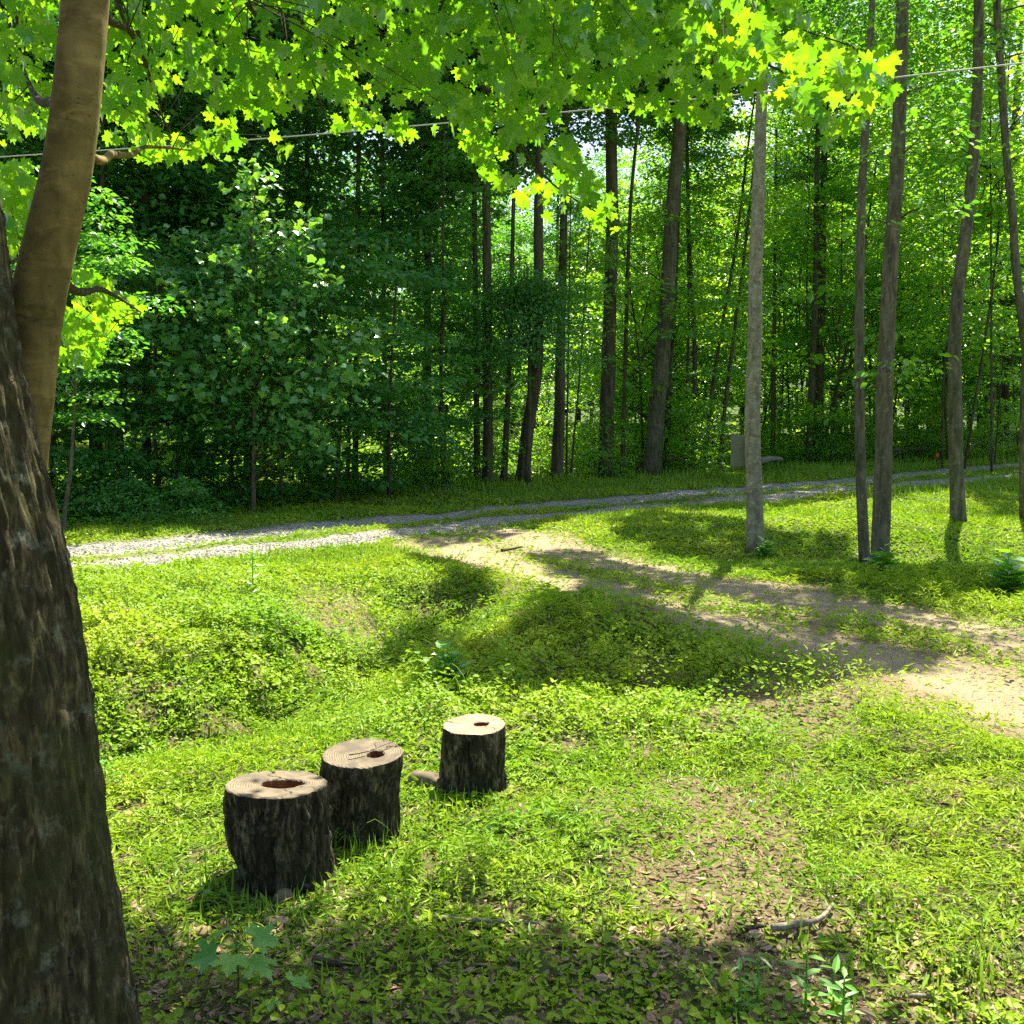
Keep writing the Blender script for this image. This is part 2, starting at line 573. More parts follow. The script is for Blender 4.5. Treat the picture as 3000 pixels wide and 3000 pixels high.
# ---------------------------------------------------------------- ground, gravel road, dirt driveway (one grid cut into three)
def build_ground():
    def axis(a, b, s, lo, hi):
        core = np.arange(a, b, s)
        r, v, q = [], b, s
        while v < hi:
            r.append(v)
            q *= 1.25
            v += q
        l, v, q = [], a, s
        while v > lo:
            q *= 1.25
            v -= q
            l.append(v)
        return np.concatenate([l[::-1], core, r])
    X, Y = axis(-9, 13, .075, -420, 420), axis(1.2, 30, .075, -60, 620)
    gx, gy = np.meshgrid(X, Y, indexing='ij')
    gz = hgt(gx, gy)
    gr, dt, road, drv = masks(gx, gy)
    bare = sstep(.35, .95, 1 - plant_density(gx.ravel(), gy.ravel()))
    gz = gz - 0.02 * np.maximum(gr, dt * .7)
    nx, ny = gx.shape
    V = np.stack([gx, gy, gz], -1).reshape(-1, 3)
    i, j = np.meshgrid(np.arange(nx - 1), np.arange(ny - 1), indexing='ij')
    q = np.stack([i * ny + j, (i + 1) * ny + j, (i + 1) * ny + j + 1, i * ny + j + 1], -1).reshape(-1, 4)
    fr, fd = road.ravel()[q].mean(1) > .5, drv.ravel()[q].mean(1) > .5
    for name, sel in (('ground', ~(fr | fd)), ('gravel_road', fr), ('driveway', fd & ~fr)):
        f = q[sel]
        u, inv = np.unique(f, return_inverse=True)
        o = mobj(name, V[u], [inv.reshape(-1, 4)], M['ground'], attrs={'gravel': gr.ravel()[u], 'dirt': dt.ravel()[u], 'bare': bare[u], 'far': sstep(15, 22, V[u][:, 1])}, smooth=True)
        tag(o, kind='structure')


# far wooded hill behind the forest
def build_hill():
    m, nt = new_mat('far_woods')
    pos = N(nt, 'ShaderNodeNewGeometry').outputs['Position']
    n = noise(nt, .35, 6, .7, pos)
    c = ramp(nt, n, [(.3, (.02, .05, .015)), (.7, (.07, .12, .03))])
    surf(nt, c, .95, n, 1, 2.0)
    x = np.linspace(-320, 320, 160)
    y = np.linspace(150, 330, 60)
    gx, gy = np.meshgrid(x, y, indexing='ij')
    z = 3 + 30 * sstep(150, 290, gy) * (.55 + .6 * fbm(gx * .01, gy * .01, 3, 3)) + 5 * fbm(gx * .15, gy * .15, 2, 2)
    V = np.stack([gx, gy, z], -1).reshape(-1, 3)
    i, j = np.meshgrid(np.arange(159), np.arange(59), indexing='ij')
    q = np.stack([i * 60 + j, (i + 1) * 60 + j, (i + 1) * 60 + j + 1, i * 60 + j + 1], -1).reshape(-1, 4)
    tag(mobj('hill', V, [q], m, smooth=True), kind='structure')


build_hill()

# ---------------------------------------------------------------- ground cover
def scatter(bands, xm=.56):
    out = []
    for y0, y1, dens in bands:
        area = (y1 - y0) * (2 * (y0 + y1) / 2 * xm + 1.0)
        n = int(area * dens)
        y = y0 + (y1 - y0) * rng.random(n * 2)
        x = (rng.random(n * 2) - .5) * 2 * (y1 * xm + .5)
        k = np.abs(x) < y * xm + .5
        out.append(np.column_stack([x[k], y[k]])[:int(n * 1.0)])
    return np.concatenate(out)


FOREST_EDGE = gline([(0, 1575), (600, 1545), (1000, 1470), (1400, 1432), (1800, 1405), (2200, 1385), (2600, 1352), (3000, 1325)])
FE = np.array(extend(FOREST_EDGE, 10, 30))


def edge_y(x):
    return np.interp(x, FE[:, 0], FE[:, 1])


def plant_density(x, y):
    gr, dt, road, drv = masks(x, y)
    d = 1 - .985 * gr - .93 * dt * (1 - gr)
    d = np.where((road > .5) & (gr < .4), d * .8, d)
    d = np.where((drv > .5) & (dt < .4), d * .5, d)
    # worn, litter covered soil close to the camera and between the stumps and the old maple
    bare = sstep(.42, .56, fbm(x * 2.6, y * 2.6, 7.7, 4)) * sstep(4.4, 3.0, y) * .45
    fine = sstep(.54, .66, fbm(x * 7, y * 7, 4.7, 3)) * .7 * sstep(11, 7, y)
    left = sstep(.25, -.6, x) * sstep(3.8, 2.9, y) * .6
    bank = sstep(.53, .64, fbm(x * 1.3, y * 1.3, 2.2, 4)) * .75 * sstep(11, 9.5, y)
    rt = sstep(.50, .64, fbm(x * 2.1, y * 2.1, 3.9, 4)) * sstep(.6, 2.0, x) * sstep(7.4, 5.5, y) * .5
    d = d * (1 - np.clip(np.maximum.reduce([bare, left, bank, rt, fine]), 0, .93))
    d = d * np.where(y > edge_y(x) + .4, .35, 1)
    return np.clip(d, 0, 1)


STUMPS = [(-.808, 3.57, .185), (-.598, 3.94, .150), (-.168, 4.43, .137)]


def clear_of_stumps(x, y):
    k = np.ones(len(x), bool)
    for sx, sy, r in STUMPS:
        k &= np.hypot(x - sx, y - sy) > r + .015
    k &= np.hypot(x + 1.12, y - 2.25) > .27
    return k


def build_cover():
    mb = MB()
    P = scatter([(1.7, 3.2, 6500), (3.2, 5, 7500), (5, 8, 5600), (8, 12, 3000), (12, 18, 1100), (18, 30, 360), (30, 48, 110)])
    x, y = P.T
    keep = rng.random(len(x)) < plant_density(x, y)
    keep &= clear_of_stumps(x, y)
    x, y = x[keep], y[keep]
    thick = .03 + .12 * sstep(.42, .7, fbm(x * 1.1, y * 1.1, 5.5, 3)) + .05 * sstep(5, 6.5, y)
    thick = thick * (.3 + 1.2 * sstep(.35, .7, fbm(x * 5, y * 5, 2.5, 3))) * np.where(y < 5, .85, 1.15) * sstep(11.3, 9.3, y + 0 * x) ** .5 + .025 * (y > 9)
    _, dt, road, drv = masks(x, y)
    thick = thick * np.where(np.maximum(road, drv) > .4, .35, 1)
    z = hgt(x, y) + thick * rng.random(len(x)) ** .7
    n = len(x)
    a = rng.random(n) * 2 * np.pi
    dirv = np.column_stack([np.cos(a), np.sin(a), rng.normal(.25, .45, n)])
    nrm = np.column_stack([rng.normal(.05, .55, n), rng.normal(.1, .55, n), np.ones(n)])
    broad = fbm(x * .8, y * .8, 11.1, 3) + rng.normal(0, .06, n) > np.where(y > 5, .47, .60)
    far = y > 9
    size = (.014 + .030 * rng.random(n) ** 2.2) * (1 + .11 * np.clip(y - 4.5, 0, 14))
    tone = np.clip(.55 * fbm(x * .7, y * .7, 8.8, 3) + .1 + .45 * rng.random(n), 0, 1)
    pos = np.column_stack([x, y, z])
    for m_, t_, s_ in ((broad & ~far, OVALB, .85), (~broad & ~far, LANCE, 1.35), (broad & far, DIAM, .9), (~broad & far, LDIAM, 1.5)):
        add_leaves(mb, pos[m_], dirv[m_], nrm[m_], size[m_] * s_, t_, 0, tone[m_])
    o = mb.build('ground_cover', [M['cover']])
    tag(o, 'low leafy ground cover spread over the lawn, ditch and banks', 'ground cover', kind='stuff')


def build_grass():
    mb = MB()
    P = scatter([(1.7, 3.2, 700), (3.2, 5, 900), (5, 8, 850), (8, 12, 700), (12, 18, 420), (18, 30, 220), (30, 50, 90)])
    x, y = P.T
    gr, dt, road, drv = masks(x, y)
    cl = sstep(.38, .62, fbm(x * 1.7, y * 1.7, 21.1, 3))
    keep = rng.random(len(x)) < np.clip(plant_density(x, y) * (.25 + cl) + .10 * (drv > .3), 0, 1)
    keep &= clear_of_stumps(x, y)
    x, y, cl, rz = x[keep], y[keep], cl[keep], np.maximum(road, drv)[keep]
    n = len(x)
    a = rng.random(n) * 2 * np.pi
    lean = rng.random(n) * .9
    dirv = np.column_stack([np.cos(a) * lean, np.sin(a) * lean, np.ones(n)])
    nrm = np.column_stack([np.cos(a), np.sin(a), -lean])
    L = (.03 + .06 * rng.random(n) ** 1.5 + .05 * cl * rng.random(n)) * (1 + .02 * np.clip(y - 6, 0, 20))
    L = L * np.where(rz > .4, .5, 1)
    # taller, uncut grass on the far verge of the road
    L = L * np.where((y > 20) & (rz < .3), 1.6, 1)
    pos = np.column_stack([x, y, hgt(x, y) - .005])
    ws = 1.0 + .05 * np.clip(y - 4, 0, 30)
    tone = np.clip(.5 * fbm(x * .7, y * .7, 8.8, 3) + .12 + .45 * rng.random(n), 0, 1)
    add_leaves(mb, pos, dirv, nrm, L, BLADE, 0, tone, ws)
    tag(mb.build('grass', [M['grass']]), 'short green grass blades on the lawn and road verges', 'grass', kind='stuff')


def build_litter():
    mb = MB()
    P = scatter([(1.7, 3.2, 1900), (3.2, 5, 1300), (5, 9, 420), (9, 14, 60)])
    x, y = P.T
    w = .25 + .9 * (1 - plant_density(x, y)) + .4 * sstep(4.4, 3, y)
    gr, dt, road, drv = masks(x, y)
    w = w * (1 - .8 * np.maximum(gr, dt))
    k = (rng.random(len(x)) < w * .8) & clear_of_stumps(x, y)
    x, y = x[k], y[k]
    n = len(x)
    a = rng.random(n) * 2 * np.pi
    dirv = np.column_stack([np.cos(a), np.sin(a), rng.normal(0, .25, n)])
    nrm = np.column_stack([rng.normal(0, .45, n), rng.normal(0, .45, n), np.ones(n)])
    pos = np.column_stack([x, y, hgt(x, y) + .006 + .012 * rng.random(n)])
    s = .012 + .040 * rng.random(n) ** 3
    h = n // 2
    add_leaves(mb, pos[:h], dirv[:h], nrm[:h], s[:h], tpl_oval(.55, -.35, .3), 0)
    add_leaves(mb, pos[h:], dirv[h:], nrm[h:], s[h:], tpl_oval(.16, .3, -.1), 0, None)
    tag(mb.build('leaf_litter', [M['litter']]), 'brown dead leaves and bits strewn on the bare soil', 'leaf litter', kind='stuff')


def build_gravel():
    mb = MB()
    x0 = rng.random(60000)
    lines = [np.array(TR_FAR), np.array(TR_NEAR)]
    pts = []
    for L in lines:
        s = np.concatenate([[0], np.cumsum(np.hypot(*np.diff(L, axis=0).T))])
        t = rng.random(16000) ** 1.2 * 34 + 8
        px, py = np.interp(t, s, L[:, 0]), np.interp(t, s, L[:, 1])
        pts.append(np.column_stack([px + rng.normal(0, .22, len(t)), py + rng.normal(0, .22, len(t))]))
    P = np.concatenate(pts)
    n = len(P)
    z = hgt(P[:, 0], P[:, 1]) - .014
    oct_ = np.array([[1, 0, 0], [0, 1, 0], [-1, 0, 0], [0, -1, 0], [0, 0, .7], [0, 0, -.7]])
    F_ = np.array([[0, 1, 4], [1, 2, 4], [2, 3, 4], [3, 0, 4], [1, 0, 5], [2, 1, 5], [3, 2, 5], [0, 3, 5]])
    s = .006 + .014 * rng.random(n) ** 2
    a = rng.random(n) * 6.28
    ca, sa = np.cos(a), np.sin(a)
    q = oct_[None] * (s[:, None, None] * rng.uniform(.6, 1.4, (n, 1, 3)))
    V = np.stack([q[..., 0] * ca[:, None] - q[..., 1] * sa[:, None], q[..., 0] * sa[:, None] + q[..., 1] * ca[:, None], q[..., 2]], -1)
    V = V + np.column_stack([P, z])[:, None]
    m, nt = new_mat('gravel_stone')
    at_ = N(nt, 'ShaderNodeAttribute', attribute_name='rnd').outputs['Fac']
    surf(nt, ramp(nt, at_, [(0, (.16, .15, .135)), (.6, (.31, .29, .25)), (1, (.46, .44, .39))]), .9)
    mb.add(V.reshape(-1, 3), [(F_[None] + np.arange(n)[:, None, None] * 6).reshape(-1, 3)], 0, np.repeat(rng.random(n), 6))
    tag(mb.build('gravel', [m]), 'loose grey gravel stones lying in the two wheel tracks', 'gravel', kind='stuff')


build_ground()
build_cover()
build_grass()
build_litter()
build_gravel()

# ---------------------------------------------------------------- foliage library
def spray(mb, c, R, n, size, tpl, flat=.18, mi=0, sunbias=.25, droop=.15, tone=None):
    r = R * np.sqrt(rng.random(n))
    a = rng.random(n) * 2 * np.pi
    off = np.column_stack([np.cos(a) * r, np.sin(a) * r, rng.normal(0, flat * R, n) - droop * r * r / R])
    dirv = np.column_stack([np.cos(a) + rng.normal(0, .5, n), np.sin(a) + rng.normal(0, .5, n), rng.normal(-.25, .3, n)])
    nrm = np.column_stack([rng.normal(.08, .38, n), rng.normal(sunbias, .38, n), np.ones(n)])
    t = rng.random(n) if tone is None else np.clip(tone + rng.normal(0, .2, n), 0, 1)
    add_leaves(mb, np.asarray(c) + off, dirv, nrm, size * rng.uniform(.6, 1.25, n), tpl, mi, t)


def limb(mb, a, b, r0, r1, mi=1, sag=.15, sides=5):
    a, b = np.asarray(a, float), np.asarray(b, float)
    mid = (a + b) / 2 + np.array([rng.normal(0, .08), rng.normal(0, .08), sag * np.linalg.norm(b - a)])
    P = smooth_path([a, mid, b], 6)
    V, f = tube(P, np.linspace(r0, r1, 6), sides, cap=False)
    mb.add(V, f, mi)


LIB = {}


def crown_lib(key, mat, R, H, ns, nl, size, sr, tpl=OVAL, shell=.5, low=.55, mats=None, sunbias=.25, flat=.18):
    """crown around the z axis, from z = 0 up to H; widest at height share `low`"""
    mb = MB()
    for i in range(ns):
        t = rng.random()
        prof = math.sin(math.pi * min(1, max(0.02, (t * (1 - low) / .5 if t > low else t * .5 / low) if False else t)) ** .85) ** .7
        rr = R * max(.22, prof) * (shell + (1 - shell) * rng.random() if rng.random() < .75 else rng.random())
        a = rng.random() * 2 * np.pi
        c = np.array([math.cos(a) * rr, math.sin(a) * rr, t * H])
        if i % 2 == 0:
            limb(mb, (0, 0, max(0, c[2] - .45 * rr)), c, .006 + .006 * rr, .003, sag=.1, sides=4)
        spray(mb, c, sr * rng.uniform(.65, 1.25), int(nl * rng.uniform(.6, 1.3)), size, tpl, flat, 0, sunbias, tone=rng.random())
    LIB[key] = mb.data('crown', [mat, M['twig']])


crown_lib('tall0', M['canopy'], 2.9, 8.5, 85, 95, .145, .9, flat=.11)
crown_lib('tall1', M['canopy'], 2.5, 9.5, 80, 90, .140, .85, flat=.11)
crown_lib('tall2', M['canopy'], 3.3, 7.5, 80, 100, .145, .95, flat=.11)
crown_lib('dark0', M['dark'], 2.7, 7.5, 95, 95, .145, .85, flat=.1)
crown_lib('dark1', M['dark'], 2.3, 8.5, 95, 90, .140, .8, flat=.1)
crown_lib('under0', M['under'], 2.1, 4.5, 40, 80, .13, .70, flat=.09)
crown_lib('under1', M['under'], 1.8, 5.2, 38, 80, .12, .66, flat=.09)
crown_lib('under2', M['under'], 2.5, 3.6, 40, 85, .135, .78, flat=.08)
crown_lib('shade0', M['dark'], 1.8, 4.4, 56, 85, .13, .62, flat=.08)
crown_lib('shade1', M['dark'], 1.5, 5.0, 54, 80, .125, .60, flat=.08)
crown_lib('shrub0', M['under'], .9, 1.5, 30, 60, .085, .36, flat=.25)
crown_lib('shrub1', M['under'], .75, 1.1, 26, 60, .08, .34, flat=.25)
crown_lib('shrubd', M['dark'], 1.2, 1.1, 26, 55, .10, .45, flat=.14)


def crown(key, parent, loc, s=(1, 1, 1), rz=None):
    o = bpy.data.objects.new('crown', LIB[key])
    o.location = [float(v) for v in loc]
    o.scale = s if isinstance(s, tuple) else (s, s, s)
    o.rotation_euler = (0, 0, rng.random() * 6.28 if rz is None else rz)
    return link(o, parent)


def bark_disp(amp, k, zf, seed):
    def f(th, L):
        v = fbm(np.cos(th) * k + seed, np.sin(th) * k, L * zf + seed, 3) - .5
        lump = fbm(np.cos(th) * .9 + seed * 3, np.sin(th) * .9, L * .8, 2) - .5
        return 1 + amp * v * 2 + .10 * lump
    return f


def px_trunk(base, path, w0, w1, ztop, bark, sides=14, flare=.35, name='trunk'):
    """trunk mesh following photo pixels in the plane through its foot; returns root location, top point (local), builder"""
    B = ground(*base)
    pts = [B + np.array([0, 0, -.12])] + [at(px, py, B[1]) for px, py in path]
    dist = math.hypot(B[1], 1.6)
    d = pts[-1] - pts[-2]
    if ztop > pts[-1][2] + .3:
        dd = d / max(d[2], .1)
        dd[:2] *= .7
        for f in (.5, 1.0):
            pts.append(pts[len(path)] + dd * (ztop - pts[len(path)][2]) * f)
    P = smooth_path(np.array(pts), 36) - B
    t = np.linspace(0, 1, 36)
    z = P[:, 2]
    zt = at(*path[-1], B[1])[2] - B[2]
    r0, r1 = w0 / F * B[1] / 2, w1 / F * B[1] / 2
    rad = np.interp(z, [0, zt, max(zt + .1, ztop - B[2])], [r0, r1, min(r1 * .6, r1)])
    rad = rad * (1 + flare * np.exp(-np.clip(z, 0, 9) / .18))
    wob = np.column_stack([fbm(z * .7, B[0], B[1], 2) - .5, fbm(z * .7, B[1], 3.3, 2) - .5, 0 * z])
    P = P + wob * np.minimum(1, np.clip(z, 0, 9))[:, None] * r0 * .4
    V, f = tube(P, rad, sides, bark_disp(.10, 2.5, 3, B[0]))
    return B, P, rad, (V, f, bark)


def tree(base, path, w0, w1, ztop, bark, label, crowns=(), cat='tree', name='forest_tree', group=None, sides=14, flare=.35):
    B, P, rad, (V, f, bk) = px_trunk(base, path, w0, w1, ztop, bark, sides, flare)
    root = thing(name, label, cat, B, group)
    mobj('trunk', V, f, bk, root, smooth=True)
    for key, zc, s, off in crowns:
        i = int(np.argmin(abs(P[:, 2] - zc)))
        crown(key, root, (P[i][0] + off[0], P[i][1] + off[1], zc), s)
    FRONT.append((root, B, P))
    return root, B, P


FRONT = []


# ---------------------------------------------------------------- trees of the forest front, left to right
MID, DRK, PAL = M['bark_mid'], M['bark_dark'], M['bark_pale']
G1 = 'trunks along the forest edge beyond the road'
Z0 = (0, 0)
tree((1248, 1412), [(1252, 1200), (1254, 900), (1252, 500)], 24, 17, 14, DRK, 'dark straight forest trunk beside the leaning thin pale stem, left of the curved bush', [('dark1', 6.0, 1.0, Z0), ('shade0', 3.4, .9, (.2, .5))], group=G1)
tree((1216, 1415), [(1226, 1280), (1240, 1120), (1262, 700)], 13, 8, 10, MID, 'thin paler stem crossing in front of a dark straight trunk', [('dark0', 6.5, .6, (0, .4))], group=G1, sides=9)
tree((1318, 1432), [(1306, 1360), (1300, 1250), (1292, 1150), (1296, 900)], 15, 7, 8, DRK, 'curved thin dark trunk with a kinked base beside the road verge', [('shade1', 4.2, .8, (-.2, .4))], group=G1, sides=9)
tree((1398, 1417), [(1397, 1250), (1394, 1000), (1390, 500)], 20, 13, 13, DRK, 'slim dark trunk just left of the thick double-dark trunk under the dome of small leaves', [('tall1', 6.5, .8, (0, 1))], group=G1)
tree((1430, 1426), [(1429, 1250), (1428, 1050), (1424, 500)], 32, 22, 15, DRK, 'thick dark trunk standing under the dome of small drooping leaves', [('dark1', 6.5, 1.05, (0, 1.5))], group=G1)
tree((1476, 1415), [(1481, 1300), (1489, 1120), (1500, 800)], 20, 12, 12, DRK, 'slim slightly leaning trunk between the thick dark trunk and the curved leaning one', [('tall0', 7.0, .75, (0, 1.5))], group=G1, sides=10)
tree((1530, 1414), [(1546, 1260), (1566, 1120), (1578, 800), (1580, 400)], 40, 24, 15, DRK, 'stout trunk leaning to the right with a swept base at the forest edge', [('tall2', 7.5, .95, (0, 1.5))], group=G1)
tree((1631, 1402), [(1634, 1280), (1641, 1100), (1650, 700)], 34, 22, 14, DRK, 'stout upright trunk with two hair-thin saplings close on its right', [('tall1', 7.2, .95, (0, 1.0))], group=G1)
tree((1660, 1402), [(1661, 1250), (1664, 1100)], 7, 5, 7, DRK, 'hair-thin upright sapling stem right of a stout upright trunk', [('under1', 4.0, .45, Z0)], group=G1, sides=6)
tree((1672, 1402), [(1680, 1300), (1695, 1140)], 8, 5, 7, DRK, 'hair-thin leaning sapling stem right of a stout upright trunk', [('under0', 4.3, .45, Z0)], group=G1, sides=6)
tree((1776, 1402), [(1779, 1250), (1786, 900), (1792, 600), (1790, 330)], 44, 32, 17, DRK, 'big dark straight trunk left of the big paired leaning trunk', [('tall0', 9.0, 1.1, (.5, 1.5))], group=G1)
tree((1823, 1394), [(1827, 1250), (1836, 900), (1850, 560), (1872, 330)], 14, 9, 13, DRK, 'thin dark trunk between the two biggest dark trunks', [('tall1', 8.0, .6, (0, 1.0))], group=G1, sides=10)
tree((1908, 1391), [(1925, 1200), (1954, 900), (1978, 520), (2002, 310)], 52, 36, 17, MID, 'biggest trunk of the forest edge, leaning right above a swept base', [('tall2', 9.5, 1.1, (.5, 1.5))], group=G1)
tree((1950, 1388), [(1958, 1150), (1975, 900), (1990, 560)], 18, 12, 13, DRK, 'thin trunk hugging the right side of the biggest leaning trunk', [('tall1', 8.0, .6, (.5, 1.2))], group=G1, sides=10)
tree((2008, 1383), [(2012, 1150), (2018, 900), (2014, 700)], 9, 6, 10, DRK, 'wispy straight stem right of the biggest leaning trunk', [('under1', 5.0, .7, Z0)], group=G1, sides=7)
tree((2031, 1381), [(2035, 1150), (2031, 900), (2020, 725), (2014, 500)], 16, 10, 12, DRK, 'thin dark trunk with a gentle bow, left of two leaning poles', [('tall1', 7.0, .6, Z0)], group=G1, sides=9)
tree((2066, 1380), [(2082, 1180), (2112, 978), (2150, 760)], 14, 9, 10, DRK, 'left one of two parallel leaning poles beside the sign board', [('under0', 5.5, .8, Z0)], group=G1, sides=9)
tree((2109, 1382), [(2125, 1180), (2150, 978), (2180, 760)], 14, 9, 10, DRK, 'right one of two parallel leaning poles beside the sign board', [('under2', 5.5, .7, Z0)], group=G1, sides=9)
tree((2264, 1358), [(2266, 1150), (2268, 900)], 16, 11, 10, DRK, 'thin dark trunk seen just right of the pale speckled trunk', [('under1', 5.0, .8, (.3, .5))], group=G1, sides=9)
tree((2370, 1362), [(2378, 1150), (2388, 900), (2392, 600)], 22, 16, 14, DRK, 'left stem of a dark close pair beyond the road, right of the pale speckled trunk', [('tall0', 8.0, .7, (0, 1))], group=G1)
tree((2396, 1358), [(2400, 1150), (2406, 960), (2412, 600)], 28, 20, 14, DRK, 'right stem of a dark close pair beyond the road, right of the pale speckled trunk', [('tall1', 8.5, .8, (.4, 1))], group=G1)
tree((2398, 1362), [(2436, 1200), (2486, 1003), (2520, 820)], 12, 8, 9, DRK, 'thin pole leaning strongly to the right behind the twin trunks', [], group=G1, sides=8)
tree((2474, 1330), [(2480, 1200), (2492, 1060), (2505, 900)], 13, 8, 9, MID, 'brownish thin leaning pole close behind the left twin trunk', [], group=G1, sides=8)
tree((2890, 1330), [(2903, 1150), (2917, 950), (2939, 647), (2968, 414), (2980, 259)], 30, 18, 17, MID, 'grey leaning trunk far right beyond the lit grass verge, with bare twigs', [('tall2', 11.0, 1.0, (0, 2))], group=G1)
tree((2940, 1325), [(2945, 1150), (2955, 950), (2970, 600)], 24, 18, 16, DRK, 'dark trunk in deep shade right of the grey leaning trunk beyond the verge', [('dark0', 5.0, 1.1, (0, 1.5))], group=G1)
# left of the forest front: trunks in deep shade
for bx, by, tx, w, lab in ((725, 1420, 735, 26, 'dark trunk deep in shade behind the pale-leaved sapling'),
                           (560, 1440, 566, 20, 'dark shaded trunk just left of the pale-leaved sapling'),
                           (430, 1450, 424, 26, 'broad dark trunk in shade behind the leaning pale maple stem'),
                           (120, 1450, 120, 22, 'dark trunk added with sun-blocking crowns in the gap between the old maple and its leaning stem'),  # added so its crowns keep sun off the left edge
                           (-90, 1450, -100, 22, 'dark forest trunk added with sun-blocking crowns, hidden behind the old mossy maple'),  # unseen trunk, added for its sun-blocking crowns
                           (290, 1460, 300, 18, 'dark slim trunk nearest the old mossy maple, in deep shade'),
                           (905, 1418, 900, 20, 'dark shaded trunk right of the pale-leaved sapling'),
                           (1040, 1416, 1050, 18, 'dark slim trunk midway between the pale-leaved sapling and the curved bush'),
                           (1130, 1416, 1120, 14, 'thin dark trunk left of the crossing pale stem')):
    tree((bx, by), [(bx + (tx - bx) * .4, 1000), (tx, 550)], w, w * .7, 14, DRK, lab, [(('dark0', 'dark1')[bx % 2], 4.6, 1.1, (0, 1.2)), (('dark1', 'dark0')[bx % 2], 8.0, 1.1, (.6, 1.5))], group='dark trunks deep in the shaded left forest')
tree((185, 1560), [(192, 1480), (205, 1400), (216, 1250)], 14, 9, 3.6, MID, 'short pale thin stem at the shady forest edge beside the old maple', [('shade1', 1.6, .7, Z0)], sides=8, name='sapling')

# ---------------------------------------------------------------- trees this side of the road; unseen crown leaves shaped to cast ground shade
SHADE = {
    'mid': ([(1090, 1990), (1180, 1870), (1260, 1850), (1300, 1905), (1480, 1905), (1530, 1790), (1760, 1695), (1950, 1775), (2200, 1850), (2420, 1895), (2770, 1895), (2740, 1945), (2500, 1985), (2330, 2040), (2100, 2050), (1500, 2035), (1180, 2040)], (8.5, 11.5), 5.0),
    'throat': ([(1180, 1625), (1330, 1640), (1480, 1680), (1400, 1710), (1420, 1760), (1300, 1800), (1230, 1760), (1300, 1700)], (9, 12), 4.0),
    'drive': ([(1560, 1625), (1700, 1600), (1800, 1640), (2000, 1680), (2300, 1720), (2700, 1760), (2760, 1800), (2500, 1815), (2200, 1770), (2050, 1725), (1900, 1740), (1640, 1690)], (9, 12), 3.6),
    'slope': ([(1760, 1560), (1900, 1500), (2150, 1520), (2260, 1560), (2480, 1570), (2500, 1640), (2700, 1670), (3000, 1660), (3000, 1770), (2600, 1750), (2250, 1690), (1950, 1640)], (9.5, 13), 3.2),
    'road': ([(1120, 1545), (1300, 1500), (1700, 1440), (2000, 1420), (2600, 1370), (2700, 1385), (2950, 1400), (3000, 1450), (2950, 1530), (2800, 1440), (2500, 1470), (2200, 1500), (1900, 1490), (1700, 1520), (1450, 1570), (1250, 1600)], (10, 14), 3.0),
    'verge': ([(650, 1545), (1000, 1500), (1100, 1420), (2000, 1370), (2000, 1430), (1600, 1480), (1150, 1540), (1000, 1530), (700, 1565)], (9, 12), 2.6),
}


def shade_leaves():
    out = []
    for k, (poly, (z0, z1), lai) in SHADE.items():
        c = np.array([ground(*p) for p in poly])
        lo, hi = c.min(0) - .2, c.max(0) + .2
        area = (hi[0] - lo[0]) * (hi[1] - lo[1])
        n = int(area * lai / .0058)
        x, y = lo[0] + (hi[0] - lo[0]) * rng.random(n), lo[1] + (hi[1] - lo[1]) * rng.random(n)
        z = hgt(x, y)
        q = project(np.column_stack([x, y, z]))
        ed = (fbm(x * 1.5, y * 1.5, 6.1, 3) - .5) * 70
        m = inpoly(q[:, 0] + ed * 1.5, q[:, 1] + ed * .4, poly)
        m &= fbm(x * 1.9, y * 1.9, 31.7, 3) < (.80 if k == 'mid' else .68)
        x, y, z = x[m], y[m], z[m]
        h = z0 + (z1 - z0) * np.clip(fbm(x * .8, y * .8, 77.0, 2) + rng.normal(0, .12, len(x)), 0, 1)
        t = (h - z) / SUN[2]
        out.append(np.column_stack([x, y, z]) + SUN * t[:, None])
    return np.concatenate(out)


SL = shade_leaves()
NEAR_TREES = []


def near_tree(label, base, path, w0, w1, ztop, bark, name='tall_tree', flare=.3):
    root, B, P = tree(base, path, w0, w1, ztop, bark, label, [], name=name, sides=24, flare=flare)
    NEAR_TREES.append((root, B, P))
    return root, B, P


T13 = near_tree('pale speckled straight trunk by the driveway with the sign board behind it', (2215, 1612), [(2209, 1375), (2211, 900), (2221, 518), (2243, 0)], 50, 28, 9, PAL, flare=.06)
T18 = near_tree('thinner left stem of the two dark trunks growing from one spot by the driveway', (2536, 1656), [(2522, 1400), (2518, 900), (2528, 518), (2538, 362)], 32, 22, 7.2, MID, flare=.12)
T18b = near_tree('thicker right stem of the two dark trunks growing from one spot by the driveway', (2577, 1668), [(2586, 1400), (2605, 900), (2624, 518), (2647, 0)], 54, 34, 7.6, MID, flare=.12)
T19 = near_tree('leaning grey trunk casting a clear shadow on the sunlit slope', (2810, 1534), [(2800, 1314), (2805, 900), (2838, 621), (2859, 336), (2869, 0)], 42, 26, 9, MID, flare=.28)
T21 = near_tree('grey trunk cut off by the picture edge on the shaded slope', (3003, 1531), [(3000, 1380), (3002, 1100), (3015, 800)], 26, 20, 9, MID, flare=.2)
T22 = near_tree('dark slim trunk leaning beside the leaning grey one, high above the slope', (3060, 1440), [(2990, 900), (2930, 160), (2920, 0)], 26, 20, 10.5, MID, flare=.2)

